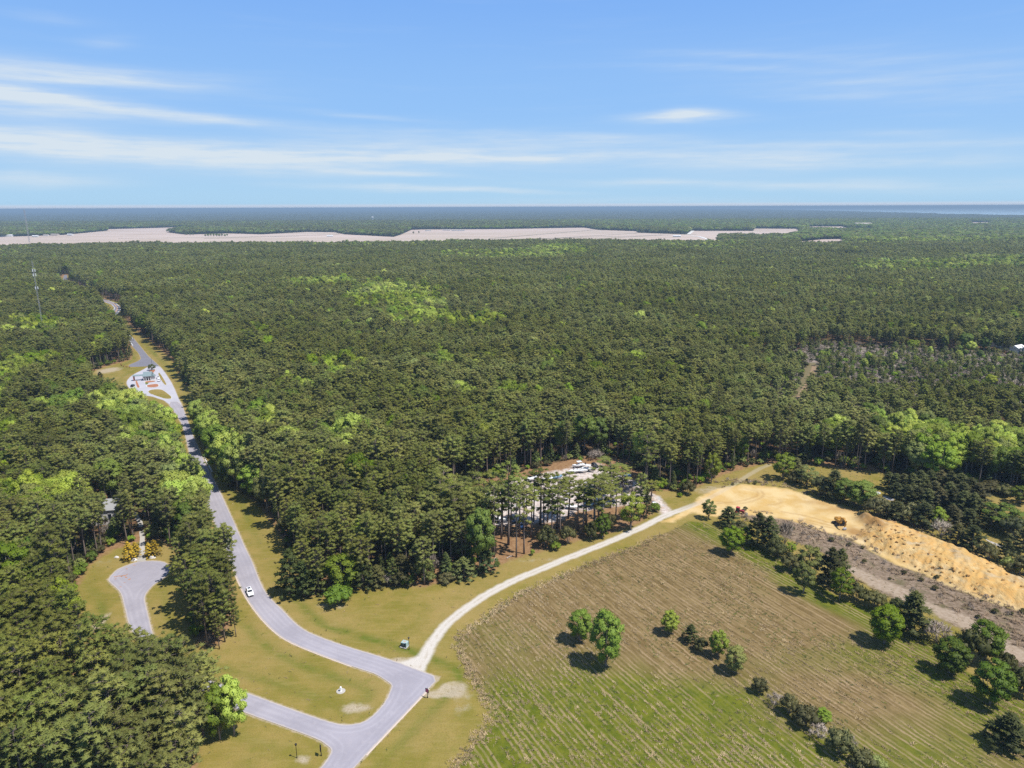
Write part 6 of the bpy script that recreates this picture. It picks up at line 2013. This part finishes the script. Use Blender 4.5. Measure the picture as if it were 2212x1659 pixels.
for (x, y, w, l) in [(-.3, .2, .12, .5), (-.12, .3, .35, .1), (.15, .05, .1, .45), (.3, .2, .3, .1), (.05, -.15, .4, .1)]:
    mk.box((x, y, 1.428), (w, l, .012))
mk.build('paint_mark', orange_m, e)


def lamp_post(p, label):
    e = thing('lamp_post', label, 'lamp post', at(p), 0, 'black lamp posts by the road')
    MB().tube([(0, 0, 0), (0, 0, .3), (0, 0, .32), (0, 0, 3.2)], [.13, .11, .075, .065], 10).build('pole', blackm, e)
    l = MB().tube([(0, 0, 3.2), (0, 0, 3.3), (0, 0, 3.62)], [.1, .17, .24], 6).build('lantern', trim_m, e)
    MB().dome((0, 0, 3.62), .28, .22, 8, 3).build('lantern_cap', blackm, l)


lamp_post((883.8, 1402.3), 'black lamp post in front of the transformer box')
lamp_post((641.5, 1637.2), 'black lamp post on bare ground below the side street')


def road_sign(label, p, rz, cat, face):
    e = thing('road_sign', label, cat, at(p), rz)
    MB().tube([(0, 0, 0), (0, 0, .5), (0, 0, .52), (0, 0, 2.75)], [.13, .12, .085, .08], 10).build('post', blackm, e)
    MB().dome((0, 0, 2.75), .12, .14, 8, 3).build('finial', blackm, e)
    fr = MB()
    hx, hz = (.50, .50) if face == 'stop' else (.42, .75)
    fr.box((0, -.12, 2.1 - hz), (2 * hx + .14, .07, 2 * hz + .14)).build('sign_frame', blackm, e)
    if face == 'stop':
        o8 = [(.48 * math.cos(math.pi / 8 + k * math.pi / 4), .48 * math.sin(math.pi / 8 + k * math.pi / 4)) for k in range(8)]
        MB().loft([[(x, -.16, 2.17 + z) for x, z in o8], [(x, -.19, 2.17 + z) for x, z in o8]]).build('sign_face', simple('sign_maroon', (.42, .06, .14), rough=.4), e)
    else:
        MB().box((0, -.17, 1.42), (.78, .03, 1.44)).build('sign_face', simple('sign_slate', (.09, .10, .13), rough=.4), e)


road_sign('maroon road sign in a black frame on a post at the end of the road', (923.8, 1507.5), R(-38), 'road sign', 'stop')
road_sign('tall narrow black sign seen edge-on at the corner of the side street', (694.2, 1632.8), R(-78), 'road sign', 'tall')
e = thing('fire_hydrant', 'white hydrant on a round pale pad on the lawn inside the bend', 'hydrant', at((736.4, 1493)))
MB().tube([(0, 0, -.04), (0, 0, .06)], 1.15, 18).build('concrete_pad', padm, e)
MB().tube([(0, 0, .06), (0, 0, .16), (0, 0, .17), (0, 0, 1.1)], [.30, .30, .22, .2], 12).build('barrel', hull_w, e)
MB().tube([(0, 0, 1.08), (0, 0, 1.16)], .27, 12).dome((0, 0, 1.16), .23, .24, 12, 3).build('bonnet', hull_w, e)
for a in (0, 2.1, 4.2):
    MB().tube([(.15 * math.cos(a), .15 * math.sin(a), .8), (.36 * math.cos(a), .36 * math.sin(a), .8)], .1, 8).build('outlet', hull_w, e)
cream_m = simple('cream_stone', (.58, .50, .40), vary=.2)
for p, lab in [((448.5, 973), 'cream mailbox furthest up the road, half in tree shade'), ((451.5, 980), 'second cream mailbox down from the shaded one'), ((455, 987.5), 'third cream mailbox from the shaded end'), ((458.5, 994.5), 'cream mailbox nearest the camera, at the low end of the row')]:
    e = thing('mailbox', lab, 'mailbox', at(p), R(25), 'cream mailboxes at the roadside pull-off')
    MB().box((0, 0, 0), (.42, .42, 1.3)).build('post', cream_m, e, bevel=.02)
    MB().box((0, 0, 1.3), (.85, .75, .14)).build('cap', cream_m, e)
    MB().box((0, 0, 1.44), (.6, .9, .45)).build('box', hull_w, e, bevel=.06)
stone_m = simple('pale_boulder', (.58, .55, .52), vary=.2)
for p, sc_, lab in [(ZQ(683, 775), 1.1, 'pale boulder at the foot of the left golden conifer'), (ZQ(880, 745), 1.2, 'long pale boulder at the foot of the right golden conifer'), (ZQ(482, 745), .9, 'pale grey boulder under the trees left of the cul-de-sac')]:
    r2 = np.random.default_rng(int(p[0]))
    mb = MB()
    mb.loft([[((1 - .25 * k * k) * sc_ * (1 + .2 * r2.uniform(-1, 1)) * math.cos(a), .7 * (1 - .25 * k * k) * sc_ * (1 + .2 * r2.uniform(-1, 1)) * math.sin(a), .45 * k * sc_) for a in np.arange(9) * .698] for k in (0, .7, 1.2, 1.6)])
    o = mb.build('boulder', stone_m)
    o.location = at(p, -.02)
    tag(o, lab, 'boulder')
# fallen pale logs on the needle-covered ground by the track
log_m = simple('grey_log', (.42, .38, .35), vary=.25)
for j, (a_, b_, lab) in enumerate([((590, 1150), (640, 1130), 'pale fallen log lying near two slender pines'), ((485, 1175), (505, 1145), 'short leaning log by the wood corner')]):
    A, B = Vector(at(Z6(*a_), .18)), Vector(at(Z6(*b_), .2))
    o = MB().tube([A, (A + B) / 2 + Vector((0, .2, .1)), B], [.18, .15, .09], 8).build('fallen_log', log_m)
    tag(o, lab, 'log')

# ------------------------------------------------------------------ gatehouse
A_, B_ = np.array(G(*ZA(560, 905))), np.array(G(*ZA(1150, 868)))
ga_ = math.atan2(*(B_ - A_)[::-1])
gc = at(ZA(985, 850), .07)
roof_m = simple('green_grey_metal_roof', (.20, .26, .27), rough=.5, vary=.08)
wall_m = simple('white_siding', (.66, .65, .62), vary=.06)
brick_m = simple('red_brick', (.30, .105, .07), vary=.3, scale=3)
colm = simple('white_column', (.74, .73, .72))
e = thing('gatehouse', 'small white gatehouse with grey-green metal roofs and a drive-through canopy', 'gatehouse', gc, ga_)


def gable(cx, cy, L, D, z, h, ov=.4, axis='x'):
    """gable roof block, ridge along x or y, thin eaves"""
    if axis == 'x':
        s = [[(cx + sx * (L / 2 + ov), cy - D / 2 - ov, z), (cx + sx * (L / 2 + ov), cy - D / 2 - ov, z + .12), (cx + sx * (L / 2 + ov), cy, z + h + .12), (cx + sx * (L / 2 + ov), cy + D / 2 + ov, z + .12), (cx + sx * (L / 2 + ov), cy + D / 2 + ov, z)] for sx in (-1, 1)]
    else:
        s = [[(cx - L / 2 - ov, cy + sy * (D / 2 + ov), z), (cx - L / 2 - ov, cy + sy * (D / 2 + ov), z + .12), (cx, cy + sy * (D / 2 + ov), z + h + .12), (cx + L / 2 + ov, cy + sy * (D / 2 + ov), z + .12), (cx + L / 2 + ov, cy + sy * (D / 2 + ov), z)] for sy in (-1, 1)]
    return MB().loft(s)


MB().box((0, 4.0, 0), (5.0, 6.6, 3.1)).build('wall', wall_m, e)
MB().box((0, 4.0, 0), (5.06, 6.66, .7)).build('brick_base', brick_m, e)
rf = gable(0, 3.9, 5.0, 8.4, 3.1, 2.5).build('roof', roof_m, e)
MB().box((1.2, 4.6, 4.6), (.7, .7, 1.4)).build('chimney', brick_m, rf)
for x in (-2.2, -.75, .75, 2.2):
    MB().box((x, -.2, 0), (.3, .3, 3.1)).build('column', colm, e)
w = MB().box((-1.2, .66, 1.0), (1.3, .1, 1.3)).build('window_frame', colm, e)
MB().box((-1.2, .60, 1.1), (1.1, .05, 1.1)).build('pane', glass_m, w)
w = MB().box((1.3, .66, 1.0), (1.3, .1, 1.3)).build('window_frame', colm, e)
MB().box((1.3, .60, 1.1), (1.1, .05, 1.1)).build('pane', glass_m, w)
dr = MB().box((0.05, .66, 0), (1.0, .1, 2.2)).build('door', trim_m, e)
MB().box((.38, .58, 1.0), (.08, .06, .2)).build('handle', rim_m, dr)
MB().box((3.4, 2.0, 0), (1.9, 3.4, 2.6)).build('porch_wall', wall_m, e)
gable(3.6, 1.9, 2.2, 3.6, 2.7, 1.2, axis='y').build('porch_roof', roof_m, e)
gable(-6.2, 2.4, 6.6, 2.6, 3.5, .7, .2).build('canopy_roof', roof_m, e)
MB().box((-6.2, 2.4, 3.3), (6.4, 2.5, .2)).build('canopy_beam', colm, e)
for y in (1.5, 3.3):
    MB().box((-9.1, y, 0), (.6, .6, 3.3)).build('canopy_pier', brick_m, e)
MB().box((-2.9, 2.4, 0), (.6, .6, 3.3)).build('canopy_pier', brick_m, e)


def bed(name, zpts, kerb=True):
    p = smooth_poly(GP([ZA(*q) for q in zpts]), 1)
    q = p.mean(0) + (p - p.mean(0)) * .84
    if kerb:
        sheet(name + '_kerb', p, .15, kerb_m)
    return sheet(name + '_ground', q, .17, mulch_m)


bed('mulch_bed', [(925, 1000), (1000, 975), (1150, 955), (1290, 945), (1345, 975), (1345, 1020), (1290, 1055), (1120, 1070), (960, 1065)])
bed('planter_bed', [(610, 830), (670, 840), (700, 930), (780, 1085), (690, 1100), (640, 980)])
bed('mulch_strip', [(1010, 560), (1110, 520), (1260, 500), (1200, 590), (1130, 660), (1060, 640)])
bed('wall_bed', [(880, 880), (1010, 860), (1240, 850), (1260, 885), (1040, 905), (960, 940), (920, 970)])
sheet('gate_lawn', smooth_poly(GP([ZA(905, 905), ZA(1010, 915), ZA(1000, 960), ZA(930, 975)]), 1), .19, simple('clipped_grass', (.13, .16, .03)))
e = thing('flagpole', 'thin dark pole standing behind the gatehouse tree', 'pole', at(ZA(1123, 400)))
MB().tube([(0, 0, 0), (0, 0, 7.5)], [.12, .05], 8).build('pole', blackm, e)
MB().dome((0, 0, 7.5), .14, .14, 8, 3).build('finial', rim_m, e)
# low fence rail curving beside the gatehouse lawn
fl_ = GP([ZA(190, 370), ZA(210, 410), ZA(270, 440), ZA(350, 455), ZA(450, 465)])
e = thing('rail_fence', 'low brown rail fence curving round the turning head by the gatehouse', 'fence', (0, 0, 0))
MB().tube([(*p, .95) for p in fl_], .12, 6).build('rail', brick_m, e)
for p in fl_:
    MB().box((*p, 0), (.3, .3, 1.1)).build('post', brick_m, e)

# ------------------------------------------------------------------ houses among the trees, farm buildings, towers
def house(name, label, cat, p, rz, L, D, H, rh, wm_, rm_, win=2, chim=False):
    e = thing(name, label, cat, at(p), rz)
    MB().box((0, 0, 0), (L, D, H)).build('wall', wm_, e)
    for sx in (-1, 1):
        MB().loft([[(sx * L / 2 - sx * .01, -D / 2, H), (sx * L / 2 - sx * .01, D / 2, H), (sx * L / 2 - sx * .01, 0, H + rh)], [(sx * L / 2 - sx * .2, -D / 2, H), (sx * L / 2 - sx * .2, D / 2, H), (sx * L / 2 - sx * .2, 0, H + rh)]]).build('gable', wm_, e)
    rf = gable(0, 0, L, D, H, rh, .5).build('roof', rm_, e)
    if chim:
        MB().box((L * .2, D * .1, H + rh * .4), (.9, .9, rh * .6 + 1.2)).build('chimney', brick_m, rf)
    for k in range(win):
        x = (k + .5) / win * L - L / 2
        w = MB().box((x, -D / 2 - .04, H * .35), (min(1.4, L / win * .6), .1, H * .4)).build('window', colm, e)
        MB().box((x, -D / 2 - .1, H * .35 + .1), (min(1.2, L / win * .5), .04, H * .4 - .2)).build('pane', glass_m, w)
    return e


greyroof = simple('grey_shingle', (.30, .30, .29), vary=.15)
pinkroof = simple('faded_red_roof', (.40, .24, .20), vary=.12)
whiteroof = simple('white_metal_roof', (.78, .78, .78), vary=.04)
tanwall = simple('tan_wall', (.50, .44, .37))
house('house', 'grey-roofed house half hidden by trees beyond the cul-de-sac', 'house', ZQ(300, 330), R(12), 14, 9, 6.0, 3.0, wall_m, greyroof, 4, True)
house('house', 'house with a faded red roof showing through the woods at far left', 'house', ZL(425, 800), R(25), 11, 8, 6.2, 3.2, tanwall, pinkroof, 3, True)
house('shed', 'long white building glimpsed through pines at the right edge', 'building', (2142, 748), R(-20), 13, 7, 5.0, 1.8, wall_m, whiteroof, 4)
house('shed', 'white building at the right edge, nearer of the two in the pines', 'building', (2196, 763), R(30), 11, 7, 5.0, 2.0, wall_m, whiteroof, 3)
house('house', 'small house with a red roof lost in the middle of the pine forest', 'house', (545, 648), R(15), 13, 9, 10, 4, tanwall, pinkroof, 3)
house('house', 'house with a bright white roof in the woods below the far fields', 'house', (138, 549), R(10), 22, 12, 12, 4, wall_m, whiteroof, 3)
for (px, py, L, D, H, lab) in [(15, 511.5, 46, 14, 7, 'long white barn at the far left edge of the pink fields'), (77, 512.5, 24, 12, 6, 'white barn just right of the tall mast'), (84, 508, 30, 14, 7, 'tan barn behind the white one near the mast'), (119, 509, 36, 14, 6, 'wide pale barn in the middle of the farmstead'), (152, 509, 26, 12, 6, 'white barn at the right end of the farmstead'), (100, 510, 20, 12, 5, 'small grey barn between the mast and the wide barn'),
                               (990, 499, 70, 16, 6, 'long low poultry house by the far wood edge'), (965, 498, 40, 14, 5, 'shorter poultry house left of the long one'), (925, 499.3, 30, 12, 5, 'small farm building by the wood end'), (1863, 489.5, 100, 40, 16, 'large pale building block in the far woods at right'), (1880, 490.5, 30, 20, 10, 'small pale annexe right of the large far building'), (1462, 512.5, 30, 12, 6, 'dark farm shed by the white farm road'), (713, 511.5, 24, 12, 5, 'white farmhouse by the far field strip')]:
    house('barn', lab, 'barn' if 'barn' in lab else 'building', (px, py), R(rnd.uniform(-12, 12)), L, D, H, H * .4, tanwall if 'tan' in lab or 'pale' in lab else wall_m, whiteroof if 'white' in lab else (steel_m if 'dark' in lab else tanwall), 5)


def mast(name, label, p, h, w, panels=()):
    e = thing(name, label, 'radio mast', at(p))
    c = [(w * math.cos(a), w * math.sin(a)) for a in (0.5, 2.6, 4.7)]
    for x, y in c:
        MB().tube([(x, y, 0), (x, y, h)], w * .16, 5).build('leg', steel_m, e)
    br = MB()
    st = max(2.5, w * 2.2)
    n = int(h / st)
    for k in range(n):
        z0, z1 = k * st, (k + 1) * st
        for j in range(3):
            a_, b_ = c[j], c[(j + 1) % 3]
            br.tube([(*a_, z0), (*b_, z1)], w * .09, 4)
            br.tube([(*a_, z1), (*b_, z1)], w * .09, 4)
    br.build('lattice', steel_m, e)
    for z in panels:
        for j in range(3):
            x, y = c[j]
            MB().box((x * 2.2, y * 2.2, z), (.5, .5, 2.4)).build('antenna_panel', hull_w, e)
    MB().tube([(0, 0, h), (0, 0, h + 4)], w * .1, 5).build('aerial', steel_m, e)
    return e


mast('radio_mast', 'tall lattice radio mast rising above the far fields at left', (63.5, 524), 118, 2.3)
mast('phone_mast', 'slim lattice phone mast with white antenna panels in the woods at left', (97, 735), 74, .55, (64, 60, 48))
e = thing('water_tower', 'white water tower above the far woods', 'water tower', at((805, 478)))
MB().dome((0, 0, 34), 11, 8, 16, 5).tube([(0, 0, 27), (0, 0, 30), (0, 0, 34)], [4, 9, 11], 16).build('tank', hull_w, e)
MB().tube([(0, 0, 0), (0, 0, 27)], [3.5, 2.5], 12).build('stem', hull_w, e)
sheet('puddle_water', smooth_poly(GP([Z7(970, 305), Z7(985, 300), Z7(1010, 308), Z7(1000, 316), Z7(978, 314)]), 2), .03, simple('pale_puddle', (.55, .55, .53), rough=.2))
sheet('puddle_water', smooth_poly(GP([Z7(1010, 322), Z7(1040, 325), Z7(1078, 342), Z7(1060, 348), Z7(1030, 338)]), 2), .03, simple('grey_puddle', (.38, .37, .38), rough=.2))
ribbon('pale_path', GP([Z7(1480, 520), Z7(1530, 545), Z7(1570, 560), Z7(1640, 590)]), 1.8, .05, simple('pale_track', (.42, .38, .34)))

# drifts of orange pine straw on the turning circle
st_m = simple('orange_pine_straw', (.42, .19, .075), vary=.3, scale=3)
sv_, sf_ = [], []
for (zx, zy, L, W, a) in [(560, 948, 5.0, .8, 20), (590, 965, 3.5, .7, -25), (625, 990, 3.0, .8, 70), (470, 960, 2.6, .5, 10), (505, 952, 2.4, .5, 30), (470, 985, 2.0, .4, 60), (600, 935, 2.0, .4, 80), (595, 872, 1.8, .5, 10), (525, 1075, 2.4, .5, -10), (575, 1025, 1.5, .3, 40), (680, 830, 2.0, .4, 0), (540, 955, 1.6, .6, 100)]:
    cx, cy = G(*ZQ(zx, zy))
    ca, sa, o_n = math.cos(R(a)), math.sin(R(a)), len(sv_)
    for k in range(9):
        q = 2 * math.pi * k / 9
        rr = rnd.uniform(.5, 1.0)
        X, Y = L / 2 * rr * math.cos(q) * .6, W / 2 * rr * math.sin(q)
        sv_.append((cx + X * ca - Y * sa, cy + X * sa + Y * ca, .09))
    sf_.append(tuple(range(o_n, o_n + 9)))
tag(mesh_obj('pine_straw_litter', sv_, sf_, st_m), 'orange drifts of pine straw on the turning circle', None, None, 'stuff')
